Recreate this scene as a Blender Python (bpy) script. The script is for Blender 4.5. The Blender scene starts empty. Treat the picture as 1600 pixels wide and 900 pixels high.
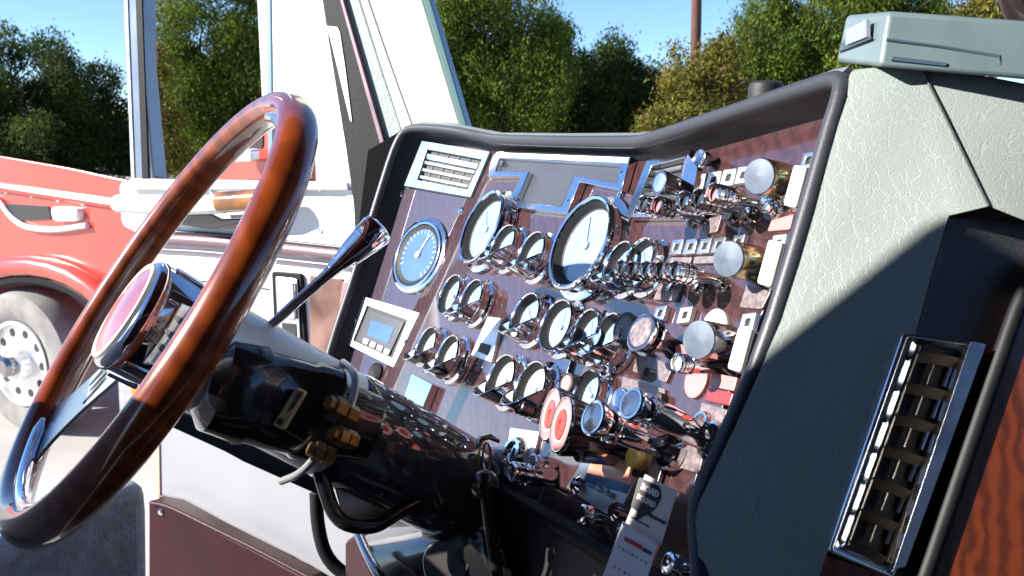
import bpy, math, random
import numpy as np
from mathutils import Vector as V, Matrix as M4
R=math.radians; PI=math.pi
S=bpy.context.scene; COL=S.collection
# ---------------------------------------------------------------- camera, sky, sun, exposure
F=1400.0; PITCH=R(10); CAM=V((0,0,2.15))
RT=V((1,0,0)); FW=V((0,math.cos(PITCH),-math.sin(PITCH))); UP=V((0,math.sin(PITCH),math.cos(PITCH)))
cd=bpy.data.cameras.new('camera'); cam=bpy.data.objects.new('camera',cd); COL.objects.link(cam)
cd.sensor_width=36; cd.lens=36*F/1600; cd.clip_start=.02; cd.clip_end=2000
cd.dof.use_dof=True; cd.dof.focus_distance=1.0; cd.dof.aperture_fstop=16
cam.matrix_world=M4.Translation(CAM)@M4((RT,UP,-FW)).transposed().to_4x4()
S.camera=cam; S.render.resolution_x=1024; S.render.resolution_y=576
SUN=V((.85,.15,-.49)).normalized()            # direction the light travels
w=bpy.data.worlds.new('World'); S.world=w; w.use_nodes=True
nt=w.node_tree; bg=nt.nodes['Background']; sky=nt.nodes.new('ShaderNodeTexSky'); sky.sky_type='NISHITA'; sky.sun_disc=False
sky.sun_elevation=math.asin(-SUN.z); sky.sun_rotation=math.atan2(-SUN.x,-SUN.y)
sky.air_density=.8; sky.dust_density=.0; sky.ozone_density=4.0; sky.altitude=300
tn=nt.nodes.new('ShaderNodeMix'); tn.data_type='RGBA'; tn.blend_type='MULTIPLY'; tn.inputs[0].default_value=1; tn.inputs[7].default_value=(.88,.96,1.05,1)
nt.links.new(sky.outputs[0],tn.inputs[6]); nt.links.new(tn.outputs[2],bg.inputs[0]); bg.inputs[1].default_value=.075
sl=bpy.data.lights.new('sun','SUN'); sl.energy=4.8; sl.angle=R(.5); sl.color=(1,.95,.87)
so=bpy.data.objects.new('sun',sl); COL.objects.link(so); so.rotation_euler=SUN.to_track_quat('-Z','Y').to_euler()
S.view_settings.view_transform='Standard'; S.view_settings.look='None'; S.view_settings.gamma=1; S.view_settings.use_curve_mapping=False
S.view_settings.exposure=1.5
S.render.engine='CYCLES'
try: S.cycles.max_bounces=8; S.cycles.sample_clamp_indirect=6
except Exception: pass
# ---------------------------------------------------------------- real-space helpers
def cv(x,y,z): return RT*x+UP*y-FW*z            # vector given as right, up, towards the viewer
def ray(px,py): return RT*((px-800)/F)+UP*((450-py)/F)+FW
def C(px,py,z): return CAM+ray(px,py)*z
class PL:
    def __init__(s,o,n): s.o=o.copy(); s.n=n.normalized()
    def hit(s,px,py,h=0.0):
        r=ray(px,py); return CAM+r*((s.o+s.n*h-CAM).dot(s.n)/r.dot(s.n))
    def fr(s,px,py,to=None,h=0.0,u=None):       # frame at a point, z = plane normal; point lies at height h, frame sits on the plane
        p=s.hit(px,py,h)
        if to: u=s.hit(to[0],to[1],h)-p
        elif u is None: u=s.u
        u=(u-s.n*u.dot(s.n)).normalized(); v=s.n.cross(u)
        return M4.Translation(p-s.n*h)@M4((u,v,s.n)).transposed().to_4x4()
def P3(a,b,c):
    n=(b-a).cross(c-a).normalized()
    if n.dot(-FW)<0: n=-n
    return PL(a,n)
def frm(o,n,u):
    n=n.normalized(); u=(u-n*u.dot(n)).normalized(); v=n.cross(u)
    return M4.Translation(o)@M4((u,v,n)).transposed().to_4x4()
# ---------------------------------------------------------------- object helpers
WM={}
def prop(o,label=None,cat=None,group=None,kind=None):
    if label: o['label']=label
    if cat: o['category']=cat
    if group: o['group']=group
    if kind: o['kind']=kind
    return o
def place(o,parent,Wm):
    WM[o.name]=Wm.copy()
    if parent is not None:
        o.parent=parent; o.matrix_basis=WM[parent.name].inverted()@Wm
    else: o.matrix_basis=Wm
def thing(name,loc,label=None,cat=None,group=None):
    o=bpy.data.objects.new(name,None); COL.objects.link(o); o.empty_display_size=.05
    place(o,None,M4.Translation(loc)); return prop(o,label,cat,group)
def mk(name,geo,mat,parent=None,Wm=None,smooth=True,bev=0,ang=38,mesh=None):
    if mesh is None:
        vs,fs=geo
        vs=[V(v) for v in vs]
        me=bpy.data.meshes.new(name)
        if Wm is None:
            lo=V([min(v[i] for v in vs) for i in range(3)]); hi=V([max(v[i] for v in vs) for i in range(3)])
            c=(lo+hi)/2
            if parent is None: c.z=lo.z
            vs=[v-c for v in vs]; Wm=M4.Translation(c)
        me.from_pydata(vs,[],fs); me.update()
        import bmesh
        b=bmesh.new(); b.from_mesh(me); bmesh.ops.recalc_face_normals(b,faces=b.faces); b.to_mesh(me); b.free()
        if smooth:
            me.shade_smooth()
            try: me.set_sharp_from_angle(angle=R(ang))
            except Exception: pass
        me.materials.append(mat)
    else: me=mesh
    o=bpy.data.objects.new(name,me); COL.objects.link(o); place(o,parent,Wm)
    if bev:
        m=o.modifiers.new('b','BEVEL'); m.width=bev; m.segments=3; m.limit_method='ANGLE'; m.angle_limit=R(30); m.harden_normals=False
    return o
def join(*gs):
    vs=[];fs=[]
    for g in gs:
        n=len(vs); vs+=list(g[0]); fs+=[tuple(i+n for i in f) for f in g[1]]
    return vs,fs
def xf(g,m): return [m@V(v) for v in g[0]],g[1]
def box(cx,cy,cz,sx,sy,sz,m=None):
    vs=[V((cx+a*sx/2,cy+b*sy/2,cz+c*sz/2)) for c in(-1,1) for b in(-1,1) for a in(-1,1)]
    fs=[(0,2,3,1),(4,5,7,6),(0,1,5,4),(2,6,7,3),(0,4,6,2),(1,3,7,5)]
    if m: vs=[m@v for v in vs]
    return vs,fs
def lathe(prof,n=48,m=None,closed=False):
    vs=[];fs=[];k=len(prof)
    for i in range(n):
        a=2*PI*i/n
        for r,z in prof: vs.append(V((r*math.cos(a),r*math.sin(a),z)))
    for i in range(n):
        j=(i+1)%n
        for q in range(k-1 if not closed else k):
            p=(q+1)%k; fs.append((i*k+q,j*k+q,j*k+p,i*k+p))
    if not closed:
        if prof[0][0]>1e-6: fs.append(tuple(i*k for i in range(n))[::-1])
        if prof[-1][0]>1e-6: fs.append(tuple(i*k+k-1 for i in range(n)))
    if m: vs=[m@v for v in vs]
    return vs,fs
def ring(ro,ri,z0,z1,rr=.0015,n=56):      # a bezel ring with rounded front
    return lathe([(ri,z0),(ro,z0),(ro,z1-rr*2),(ro-rr*.6,z1-rr*.6),(ro-rr*2,z1),(ri+rr*2,z1),(ri+rr*.5,z1-rr*.7),(ri,z1-rr*2)],n,closed=True)
def extr(top,vec):                        # polygon prism: top polygon pushed by vec
    n=len(top); vs=[V(p) for p in top]+[V(p)+vec for p in top]
    return vs,[tuple(range(n)),tuple(range(2*n-1,n-1,-1))]+[(i,n+i,n+(i+1)%n,(i+1)%n) for i in range(n)]
def frameg(out,inn,vec):                  # picture-frame prism between two outlines of equal count
    n=len(out); vs=[V(p) for p in out]+[V(p) for p in inn]; vs+= [v+vec for v in vs]; fs=[]
    for i in range(n):
        j=(i+1)%n
        fs+=[(i,j,n+j,n+i),(2*n+i,3*n+i,3*n+j,2*n+j),(i,2*n+i,2*n+j,j),(n+i,n+j,3*n+j,3*n+i)]
    return vs,fs
def tube(pts,r,n=12,cap=True,closed=False):
    pts=[V(p) for p in pts]; k=len(pts); rs=r if isinstance(r,(list,tuple)) else [r]*k
    vs=[];fs=[];up=None
    for i,p in enumerate(pts):
        a=pts[(i-1)%k] if (i or closed) else p; b=pts[(i+1)%k] if (i<k-1 or closed) else p
        t=(b-a).normalized()
        if up is None: up=t.orthogonal()
        up=(up-t*up.dot(t)).normalized(); sd=t.cross(up)
        for q in range(n):
            c=2*PI*q/n; vs.append(p+(up*math.cos(c)+sd*math.sin(c))*rs[i])
    for i in range(k if closed else k-1):
        j=(i+1)%k
        for q in range(n): fs.append((i*n+q,i*n+(q+1)%n,j*n+(q+1)%n,j*n+q))
    if cap and not closed: fs+=[tuple(range(n))[::-1],tuple((k-1)*n+q for q in range(n))]
    return vs,fs
def smoothpath(p,it=2):
    for _ in range(it):
        q=[p[0]]
        for a,b in zip(p,p[1:]): q+=[a.lerp(b,.25),a.lerp(b,.75)]
        p=q+[p[-1]]
    return p
def rpoly(pts,r,n=5):                     # round the corners of a 3D polygon
    out=[];k=len(pts)
    for i in range(k):
        p=V(pts[i]);a=V(pts[i-1])-p;b=V(pts[(i+1)%k])-p; d=min(r,a.length*.45,b.length*.45)
        s=p+a.normalized()*d;e=p+b.normalized()*d
        for q in range(n+1):
            t=q/n; out.append(s*(1-t)**2+p*2*t*(1-t)+e*t*t)
    return out
# ---------------------------------------------------------------- materials
def mat(name,col,rough=.5,metal=0,coat=0,bump=0,bs=200,vary=0,vs=30,spec=.5,col2=None,stretch=None,detail=6,trans=0,dist=0,rv=0):
    m=bpy.data.materials.new(name); m.use_nodes=True; t=m.node_tree; b=t.nodes['Principled BSDF']
    b.inputs['Base Color'].default_value=(*col,1); b.inputs['Roughness'].default_value=rough; b.inputs['Metallic'].default_value=metal
    b.inputs['Coat Weight'].default_value=coat; b.inputs['Coat Roughness'].default_value=.04; b.inputs['Specular IOR Level'].default_value=spec
    b.inputs['Transmission Weight'].default_value=trans
    tc=t.nodes.new('ShaderNodeTexCoord'); mp=t.nodes.new('ShaderNodeMapping'); t.links.new(tc.outputs['Object'],mp.inputs[0])
    if stretch: mp.inputs['Scale'].default_value=stretch
    if vary or col2 or rv:
        n=t.nodes.new('ShaderNodeTexNoise'); n.inputs['Scale'].default_value=vs; n.inputs['Detail'].default_value=detail; n.inputs['Distortion'].default_value=dist
        t.links.new(mp.outputs[0],n.inputs['Vector'])
        r=t.nodes.new('ShaderNodeValToRGB'); t.links.new(n.outputs[0],r.inputs[0])
        c2=col2 or tuple(c*(1-vary) for c in col)
        r.color_ramp.elements[0].position=.35; r.color_ramp.elements[1].position=.65
        r.color_ramp.elements[0].color=(*c2,1); r.color_ramp.elements[1].color=(*col,1)
        t.links.new(r.outputs[0],b.inputs['Base Color'])
        if rv:
            mr=t.nodes.new('ShaderNodeMapRange'); t.links.new(n.outputs[0],mr.inputs[0]); mr.inputs[1].default_value=.3; mr.inputs[2].default_value=.7
            mr.inputs[3].default_value=rough; mr.inputs[4].default_value=rough+rv; t.links.new(mr.outputs[0],b.inputs['Roughness'])
    if bump:
        n2=t.nodes.new('ShaderNodeTexNoise'); n2.inputs['Scale'].default_value=bs; n2.inputs['Detail'].default_value=5
        t.links.new(mp.outputs[0],n2.inputs['Vector'])
        bp=t.nodes.new('ShaderNodeBump'); bp.inputs['Strength'].default_value=bump; bp.inputs['Distance'].default_value=.002
        t.links.new(n2.outputs[0],bp.inputs['Height']); t.links.new(bp.outputs[0],b.inputs['Normal'])
    return m
def leather(name,col,crease):
    m=mat(name,col,.42,0,0,spec=.45); t=m.node_tree; b=t.nodes['Principled BSDF']
    tc=t.nodes.new('ShaderNodeTexCoord'); nz=t.nodes.new('ShaderNodeTexNoise'); nz.inputs['Scale'].default_value=22; nz.inputs['Detail'].default_value=4
    mx=t.nodes.new('ShaderNodeMix'); mx.data_type='RGBA'; mx.inputs[0].default_value=.045
    t.links.new(tc.outputs['Object'],nz.inputs['Vector']); t.links.new(tc.outputs['Object'],mx.inputs[6]); t.links.new(nz.outputs['Color'],mx.inputs[7])
    vo=t.nodes.new('ShaderNodeTexVoronoi'); vo.feature='DISTANCE_TO_EDGE'; vo.inputs['Scale'].default_value=95; t.links.new(mx.outputs[2],vo.inputs['Vector'])
    v2=t.nodes.new('ShaderNodeTexVoronoi'); v2.feature='DISTANCE_TO_EDGE'; v2.inputs['Scale'].default_value=420; t.links.new(mx.outputs[2],v2.inputs['Vector'])
    r=t.nodes.new('ShaderNodeMapRange'); r.inputs[2].default_value=.045; t.links.new(vo.outputs[0],r.inputs[0])
    r2=t.nodes.new('ShaderNodeMapRange'); r2.inputs[2].default_value=.3; r2.inputs[4].default_value=.7; t.links.new(v2.outputs[0],r2.inputs[0])
    ad=t.nodes.new('ShaderNodeMath'); ad.operation='ADD'; t.links.new(r.outputs[0],ad.inputs[0]); t.links.new(r2.outputs[0],ad.inputs[1])
    bp=t.nodes.new('ShaderNodeBump'); bp.inputs['Strength'].default_value=crease; bp.inputs['Distance'].default_value=.00038
    t.links.new(ad.outputs[0],bp.inputs['Height']); t.links.new(bp.outputs[0],b.inputs['Normal'])
    cr=t.nodes.new('ShaderNodeMix'); cr.data_type='RGBA'; cr.inputs[6].default_value=(*[min(1,c*1.14) for c in col],1); cr.inputs[7].default_value=(*col,1)
    t.links.new(r.outputs[0],cr.inputs[0]); t.links.new(cr.outputs[2],b.inputs['Base Color'])
    return m
def burl(name,c1,c2,scale=22,coat=.6,vec=(1,1,1),rough=.3):
    m=mat(name,c1,rough,0,coat); t=m.node_tree; b=t.nodes['Principled BSDF']
    tc=t.nodes.new('ShaderNodeTexCoord'); mp=t.nodes.new('ShaderNodeMapping'); mp.inputs['Scale'].default_value=vec; t.links.new(tc.outputs['Object'],mp.inputs[0])
    n=t.nodes.new('ShaderNodeTexNoise'); n.inputs['Scale'].default_value=scale; n.inputs['Detail'].default_value=8; n.inputs['Distortion'].default_value=1.6
    wv=t.nodes.new('ShaderNodeTexWave'); wv.inputs['Scale'].default_value=scale*.9; wv.inputs['Distortion'].default_value=9; wv.inputs['Detail'].default_value=4; wv.inputs['Detail Scale'].default_value=1.3
    t.links.new(mp.outputs[0],n.inputs['Vector']); t.links.new(mp.outputs[0],wv.inputs['Vector'])
    mm=t.nodes.new('ShaderNodeMath'); mm.operation='MULTIPLY'; t.links.new(n.outputs[0],mm.inputs[0]); t.links.new(wv.outputs[0],mm.inputs[1])
    r=t.nodes.new('ShaderNodeValToRGB'); e=r.color_ramp.elements; e[0].position=.04; e[0].color=(*c2,1); e[1].position=.42; e[1].color=(*c1,1)
    t.links.new(mm.outputs[0],r.inputs[0]); t.links.new(r.outputs[0],b.inputs['Base Color'])
    return m
def chromem(name,col=(.86,.87,.9),rough=.045,sm=.05,metal=1):   # chrome with faint wipe marks
    return mat(name,col,rough,metal,vary=.06,vs=25,rv=sm)
CH=chromem('chrome'); CHB=chromem('brushed_chrome',(.72,.76,.8),.22,.15); CHD=chromem('dark_chrome',(.42,.4,.42),.1,.1)
BLKR=mat('worn_black_edge',(.012,.012,.014),.55,vary=.4,vs=60,spec=.3)
FRM=mat('sky_tint_frame',(.22,.34,.40),.22,.35,rv=.15,vs=30)  # pale blue stands in for sky reflected in the chrome frame
SATIN=mat('satin_aluminium',(.78,.79,.8),.3,.85,bump=.05,bs=300,rv=.15,vs=40)
BLK=mat('black_vinyl',(.022,.024,.03),.38,bump=.25,bs=500,spec=.5)
PAD=leather('black_padded_vinyl',(.035,.037,.048),.12); PADT=leather('pale_dash_top_leather',(.20,.225,.235),.3)
LEA=leather('grey_green_leather',(.25,.285,.27),.42)
LED=leather('shaded_recess_leather',(.05,.05,.05),.3)  # recess leather darkened in colour for shade under the overhang; also the seam
GLB=mat('glossy_black_plastic',(.012,.012,.014),.12,coat=.6,rv=.12,vs=18)
MBK=mat('matt_black',(.015,.015,.017),.6,bump=.1,bs=300)
WOODP=burl('burl_panel',(.062,.025,.026),(.040,.017,.019),38,1.0,rough=.28)
WOODR=burl('burl_trim',(.20,.040,.011),(.10,.021,.007),26,.35,(1,1.6,.8),.35)
WOODW=burl('mahogany_rim',(.23,.044,.007),(.15,.026,.005),12,1.0,(1,1,1),.25)
SCR=mat('grey_screen',(.05,.055,.07),.3,rv=.1,vs=12)
WOODP.node_tree.nodes['Principled BSDF'].inputs['Coat IOR'].default_value=1.95
WOODL=burl('burl_panel_sky_tint',(.045,.024,.045),(.032,.018,.034),38,1.0,rough=.28); WOODL.node_tree.nodes['Principled BSDF'].inputs['Coat IOR'].default_value=1.95  # purple tint puts the reflected sky into the wood colour
PLQ=mat('engraved_plate',(.30,.24,.25),.35,.5,vary=.4,vs=220,rv=.1)
DIALB=mat('blue_dial',(.07,.15,.34),.25,coat=.8,vary=.2,vs=20)
DIALP=mat('sky_glare_dial',(.27,.42,.60),.18,coat=1,vary=.15,vs=14)  # dial colour carries the sky's reflection on the glass
DIALW=mat('white_glare_dial',(.60,.65,.68),.2,coat=1,vary=.1,vs=14)  # near-white dial colour, likewise painted-in glare on the glass
WHT=mat('white_mark',(.8,.8,.8),.5); REDM=mat('red_mark',(.6,.02,.03),.4); INK=mat('black_ink',(.02,.02,.02),.6)
PAPER=mat('pale_card',(.80,.69,.64),.7,vary=.08,vs=40,bump=.1,bs=100); PAPER2=mat('calendar_paper',(.85,.78,.81),.7,vary=.05,vs=40)
REDK=mat('red_enamel',(.34,.04,.035),.25,coat=.7,vary=.3,vs=90); PINK=mat('pink_enamel',(.48,.21,.21),.35,coat=.4)
BRASS=mat('brass',(.24,.15,.05),.3,.9,vary=.3,vs=60,rv=.2); OLIVE=chromem('gold_tint_chrome',(.55,.47,.26),.18,.1)
CREAM=mat('cream_door_panel',(.80,.78,.76),.4,vary=.05,vs=5); SILV=mat('silver_door_vinyl',(.34,.34,.36),.38,.35,rv=.15,vs=6,bump=.1,bs=120)
MAUVE=mat('mauve_moulding',(.20,.13,.15),.3,.3,coat=.3,rv=.1); MAR=mat('maroon_vinyl',(.030,.003,.006),.5,spec=.25,bump=.2,bs=250,vary=.3,vs=6)
FAB=mat('blue_grey_fabric',(.52,.60,.70),.85,bump=.7,bs=420,vary=.3,vs=60)
PILL=mat('pale_pillar_trim',(.62,.66,.52),.5,vary=.08,vs=6); PTEX=mat('ribbed_grey_trim',(.22,.27,.26),.5,bump=.6,bs=260)
PWH=mat('white_trim',(.82,.82,.80),.4); GEDGE=mat('green_glass_edge',(.10,.17,.17),.15,coat=.5)
RUB=mat('black_rubber',(.008,.008,.010),.6,spec=.2,bump=.2,bs=150); BRN=mat('brown_trim',(.16,.07,.05),.35,coat=.3)
RPAINT=mat('red_truck_paint',(.62,.065,.045),.18,coat=1,vary=.18,vs=1.5,rv=.12); WPAINT=mat('overexposed_white',(.85,.85,.85),.3,coat=.4,vary=.03,vs=1)
TYRE=mat('tyre_rubber',(.26,.25,.24),.85,vary=.3,vs=8,bump=.5,bs=40); ALU=mat('polished_wheel',(.8,.8,.8),.25,.7)
ORG=mat('amber_lens',(.8,.22,.02),.2,coat=1); BPL=mat('pale_blue_plastic',(.13,.18,.195),.35,vary=.12,vs=18,bump=.15,bs=90,rv=.15)
BPT=mat('pale_patch',(.22,.24,.30),.4); BPD=mat('dark_plastic_edge',(.05,.09,.12),.4)
CONC=mat('pale_concrete',(.42,.40,.38),.9,vary=.2,vs=.8,bump=.3,bs=8)
POLE=mat('weathered_pole_wood',(.12,.045,.03),.8,vary=.5,vs=6,stretch=(6,6,.5),bump=.5,bs=20)
BARK=mat('bark',(.07,.05,.035),.9,vary=.4,vs=8,bump=.5,bs=20)
# ---------------------------------------------------------------- the ground
g=mk('ground',([(-600,-300,0),(600,-300,0),(600,900,0),(-600,900,0)],[(0,1,2,3)]),CONC); prop(g,kind='structure')
# ---------------------------------------------------------------- trees
def leafmat(name,c1,c2):
    m=mat(name,c1,.75,0,0,col2=c2,vs=.9,detail=8,spec=.15); t=m.node_tree; b=t.nodes['Principled BSDF']
    at=t.nodes.new('ShaderNodeAttribute'); at.attribute_name='tone'
    r=[n for n in t.nodes if n.type=='VALTORGB'][0]
    mx=t.nodes.new('ShaderNodeMix'); mx.data_type='RGBA'; mx.blend_type='MULTIPLY'; mx.inputs[0].default_value=1
    t.links.new(r.outputs[0],mx.inputs[6]); t.links.new(at.outputs['Color'],mx.inputs[7]); t.links.new(mx.outputs[2],b.inputs['Base Color'])
    tr=t.nodes.new('ShaderNodeBsdfTranslucent'); t.links.new(mx.outputs[2],tr.inputs[0])
    ms=t.nodes.new('ShaderNodeMixShader'); ms.inputs[0].default_value=.3; o=t.nodes['Material Output']
    t.links.new(b.outputs[0],ms.inputs[1]); t.links.new(tr.outputs[0],ms.inputs[2]); t.links.new(ms.outputs[0],o.inputs[0])
    return m
LG=leafmat('willow_leaf',(.125,.175,.022),(.055,.095,.018)); LD=leafmat('dark_leaf',(.06,.095,.022),(.03,.052,.016)); LY=leafmat('locust_leaf',(.17,.155,.03),(.09,.10,.025))
def tree(name,label,base,blobs,mt,n,leaf,seed,droop=.5,trunk_r=.3,group='trees along the far edge of the lot'):
    """blobs: (dx, z, rx, rz) ellipsoids relative to the base; leaves hang in short strands spread through a shell"""
    rng=np.random.default_rng(seed); rd=random.Random(seed)
    t=thing(name,base,label,'tree',group)
    top=max(b[1] for b in blobs)
    segs=[]; tp=[V(base)+V((rd.uniform(-.2,.2),rd.uniform(-.2,.2),z)) for z in np.linspace(-.1,top*.8,6)]
    segs.append(tube(tp,[trunk_r*(1-.14*i) for i in range(6)],10))
    for (dx,z,rx,rz) in blobs:
        s=V(base)+V((0,0,max(1,z-rz*1.1)*.7)); e=V(base)+V((dx,rd.uniform(-.6,.6),z))
        mpt=s.lerp(e,.5)+V((0,0,.35)); segs.append(tube([s,mpt,e],[trunk_r*.4,trunk_r*.25,.05],7))
        for _ in range(4):
            e2=e+V((rd.uniform(-.8,.8)*rx,rd.uniform(-.8,.8)*rx,rd.uniform(-.2,.9)*rz)); segs.append(tube([mpt,mpt.lerp(e2,.6)+V((0,0,.2)),e2],[trunk_r*.2,.06,.02],5))
    mk('trunk',join(*segs),BARK,t)
    B0=np.array(blobs,float); sub=[]
    for b in B0:
        ns=16
        for _ in range(ns):
            dd=rng.normal(size=3); dd/=np.linalg.norm(dd); q_=rng.uniform(.45,1.0)
            sr=rng.uniform(.22,.40)*min(b[2],b[3]*1.2)
            sub.append((b[0]+dd[0]*b[2]*q_,dd[1]*b[2]*q_,b[1]+dd[2]*b[3]*q_,sr,sr*rng.uniform(.8,1.15)))
    SB=np.array(sub); pr=(SB[:,3]**2)*1.0; pr/=pr.sum()
    nc=max(60,n//16); bi=rng.choice(len(SB),nc,p=pr); B=SB[bi]
    d=rng.normal(size=(nc,3)); d/=np.linalg.norm(d,axis=1)[:,None]; rr=rng.uniform(.25,1.0,nc)**.5
    rr*=1+.35*(rng.uniform(size=nc)<.08)
    cc=np.stack([B[:,0]+d[:,0]*B[:,3]*rr,B[:,1]+d[:,1]*B[:,3]*rr,B[:,2]+d[:,2]*B[:,4]*rr],1)
    stone=rng.uniform(.72,1.25,len(SB))[bi]
    ok_=cc[:,2]>.5; cc=cc[ok_]; stone=stone[ok_]; nc=len(cc)
    k=16; L=nc*k
    cr=rng.uniform(.14,.34,nc)
    off=rng.normal(size=(nc,k,3))*cr[:,None,None]*np.array([.75,.75,.6])
    off[:,:,2]-=np.abs(rng.normal(size=(nc,k)))*droop*cr[:,None]*1.4
    P=(cc[:,None]+off).reshape(L,3)
    ax=rng.normal(size=(L,3)); ax[:,2]-=droop*1.6; ax/=np.linalg.norm(ax,axis=1)[:,None]
    q=rng.normal(size=(L,3)); sd=np.cross(ax,q); sd/=np.linalg.norm(sd,axis=1)[:,None]
    ln=(leaf*rng.uniform(.6,1.4,L))[:,None]; wd=ln*rng.uniform(.22,.42,L)[:,None]
    vv=np.stack([P-ax*ln*.5,P+sd*wd*.5,P+ax*ln*.5,P-sd*wd*.5],1).reshape(-1,3)
    me=bpy.data.meshes.new('crown'); me.vertices.add(L*4); me.vertices.foreach_set('co',vv.astype(np.float32).ravel())
    me.loops.add(L*4); me.loops.foreach_set('vertex_index',np.arange(L*4,dtype=np.int32)); me.polygons.add(L); me.polygons.foreach_set('loop_start',np.arange(0,L*4,4,dtype=np.int32))
    me.update(calc_edges=True)
    a=me.attributes.new('tone','FLOAT_COLOR','FACE'); tn=np.repeat(rng.uniform(.7,1.3,nc)*stone,k)*rng.uniform(.75,1.25,L)
    cl=np.ones((L,4),np.float32); cl[:,0]=tn*np.repeat(rng.uniform(.9,1.25,nc),k); cl[:,1]=tn; cl[:,2]=tn*.9; a.data.foreach_set('color',cl.ravel())
    me.materials.append(mt); mk('crown',None,mt,t,M4.Translation(base),mesh=me)
    return t
def gpt(px,Y,z=0): return V(((px-800)/F*Y*1.0,Y,z))
def pz(py,Y): # world height seen at row py at distance Y
    a=math.atan((450-py)/F)-PITCH; return 2.15+Y*math.tan(a)
def ptree(name,label,px,Y,spec,mt,n,leaf,seed,droop,tr=.3):
    sc=Y/F; base=V(((px-800)*sc,Y,0))
    g_=.92 if mt is LY else 1.14
    bl=[((bx-px)*sc,pz(by,Y),rx*sc*g_,ry*sc*g_) for bx,by,rx,ry in spec]; n=int(n*(.8 if mt is LY else 1.7))
    return tree(name,label,base,bl,mt,n,leaf,seed,droop,tr)
ptree('broadleaf_tree','dark green tree at the far left of the photo, above the red truck hood',20,36,[(5,105,75,85),(75,140,70,85),(-60,120,80,110),(60,230,90,80),(-20,240,90,80)],LD,52000,.17,1,.6)
ptree('broadleaf_tree','dark round-topped tree just left of the upright door frame post',150,38,[(135,170,62,62),(190,200,50,70),(150,250,75,60),(225,250,50,45)],LD,30000,.17,2,.4)
ptree('willow_tree','tall bright green tree seen through the door window between the post and the white backdrop',345,34,[(345,60,85,110),(400,20,75,80),(330,170,85,90),(410,160,75,90),(350,250,90,70),(300,110,45,60)],LG,70000,.15,3,1.0)
ptree('locust_tree','thin yellow-brown tree leaning out to the left of the tall tree in the door window',265,30,[(262,95,22,38),(262,185,28,55),(270,240,34,40)],LY,9000,.14,4,.3,.14)
ptree('willow_tree','broad bright green tree right of the pale windscreen pillar',765,33,[(750,60,85,75),(800,110,95,95),(720,150,80,85),(760,210,100,80),(830,60,55,60),(700,60,50,60)],LG,80000,.15,5,1.0)
ptree('broadleaf_tree','dark sloping tree in the middle of the windscreen, between the broad tree and the pole',930,36,[(890,105,60,70),(930,150,75,70),(985,165,65,60),(900,210,100,60),(1000,215,80,50)],LD,60000,.17,6,.5)
ptree('locust_tree','loose yellow-green tree growing around the wooden pole',1085,26,[(1065,110,45,38),(1110,105,52,45),(1090,160,70,40),(1145,150,40,40),(1050,190,60,30),(1130,65,18,25)],LY,20000,.15,7,.4,.13)
ptree('willow_tree','big bright green tree behind the dashboard box, right of the pole',1270,32,[(1200,60,72,75),(1290,50,95,80),(1370,45,70,60),(1230,140,100,80),(1180,120,55,70),(1420,60,60,55),(1320,150,100,60)],LG,90000,.15,8,1.0)
ptree('locust_tree','small yellow-brown tree peeking over the right end of the dashboard box',1530,28,[(1525,5,52,36),(1560,30,50,40),(1490,25,30,22)],LY,12000,.13,9,.3,.14)
# far band of dark growth under and between the trees
rs=np.random.default_rng(5)
ptree('hedge_tree','low dark hedge tree behind the tall trees, left of the windscreen pillar',330,46,[(x,245+10*math.sin(x),80,45) for x in range(-50,561,70)],LD,60000,.22,11,.3,.2)
ptree('hedge_tree','low dark hedge tree seen across the windscreen just above the dashboard',950,46,[(x,225+10*math.sin(x),85,45) for x in range(600,1400,80)],LD,70000,.22,12,.3,.2)
# ---------------------------------------------------------------- utility pole
b0=gpt(1078,27); pp=[b0+V((.02*i*0,0,-.2+i*3.6)) for i in range(4)]
u=thing('utility_pole',b0,'rust-brown wooden utility pole rising among the yellow-green leaves','pole')
mk('pole_shaft',tube([b0+V((.03,0,-.2)),b0+V((0,0,5)),b0+V((-.1,0,11))],[.165,.15,.13],20),POLE,u)
mk('crossarm',box(b0.x-.1,b0.y,10.2,2.4,.12,.12),POLE,u,bev=.01)
# ---------------------------------------------------------------- added white block standing in for overexposure beyond the door window
def wframe(o,nx,ny): return frm(o,V((nx,ny,0)),V((-ny,nx,0)))
Y=16; L0=V(((417-800)/F*Y,Y,0)); nW=V((-.6,-.8,0)).normalized(); dW=V((-nW.y,nW.x,0))
wt=thing('white_glare_block',L0+dW*1.1,'added tall white shed filling the front pane of the open door window','backdrop')
q=[L0,L0+dW*2.35,L0+dW*2.35+V((0,0,6.4)),L0+V((0,0,6.4))]
mk('wall',extr(q,-nW*1.7),WPAINT,wt,bev=.03)
mk('roof',extr([L0-dW*.1+nW*.1+V((0,0,6.4)),L0+dW*2.42+nW*.1+V((0,0,6.4)),L0+dW*2.42-nW*1.75+V((0,0,6.4)),L0-dW*.1-nW*1.75+V((0,0,6.4))],V((0,0,.1))),WPAINT,wt)
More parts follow.
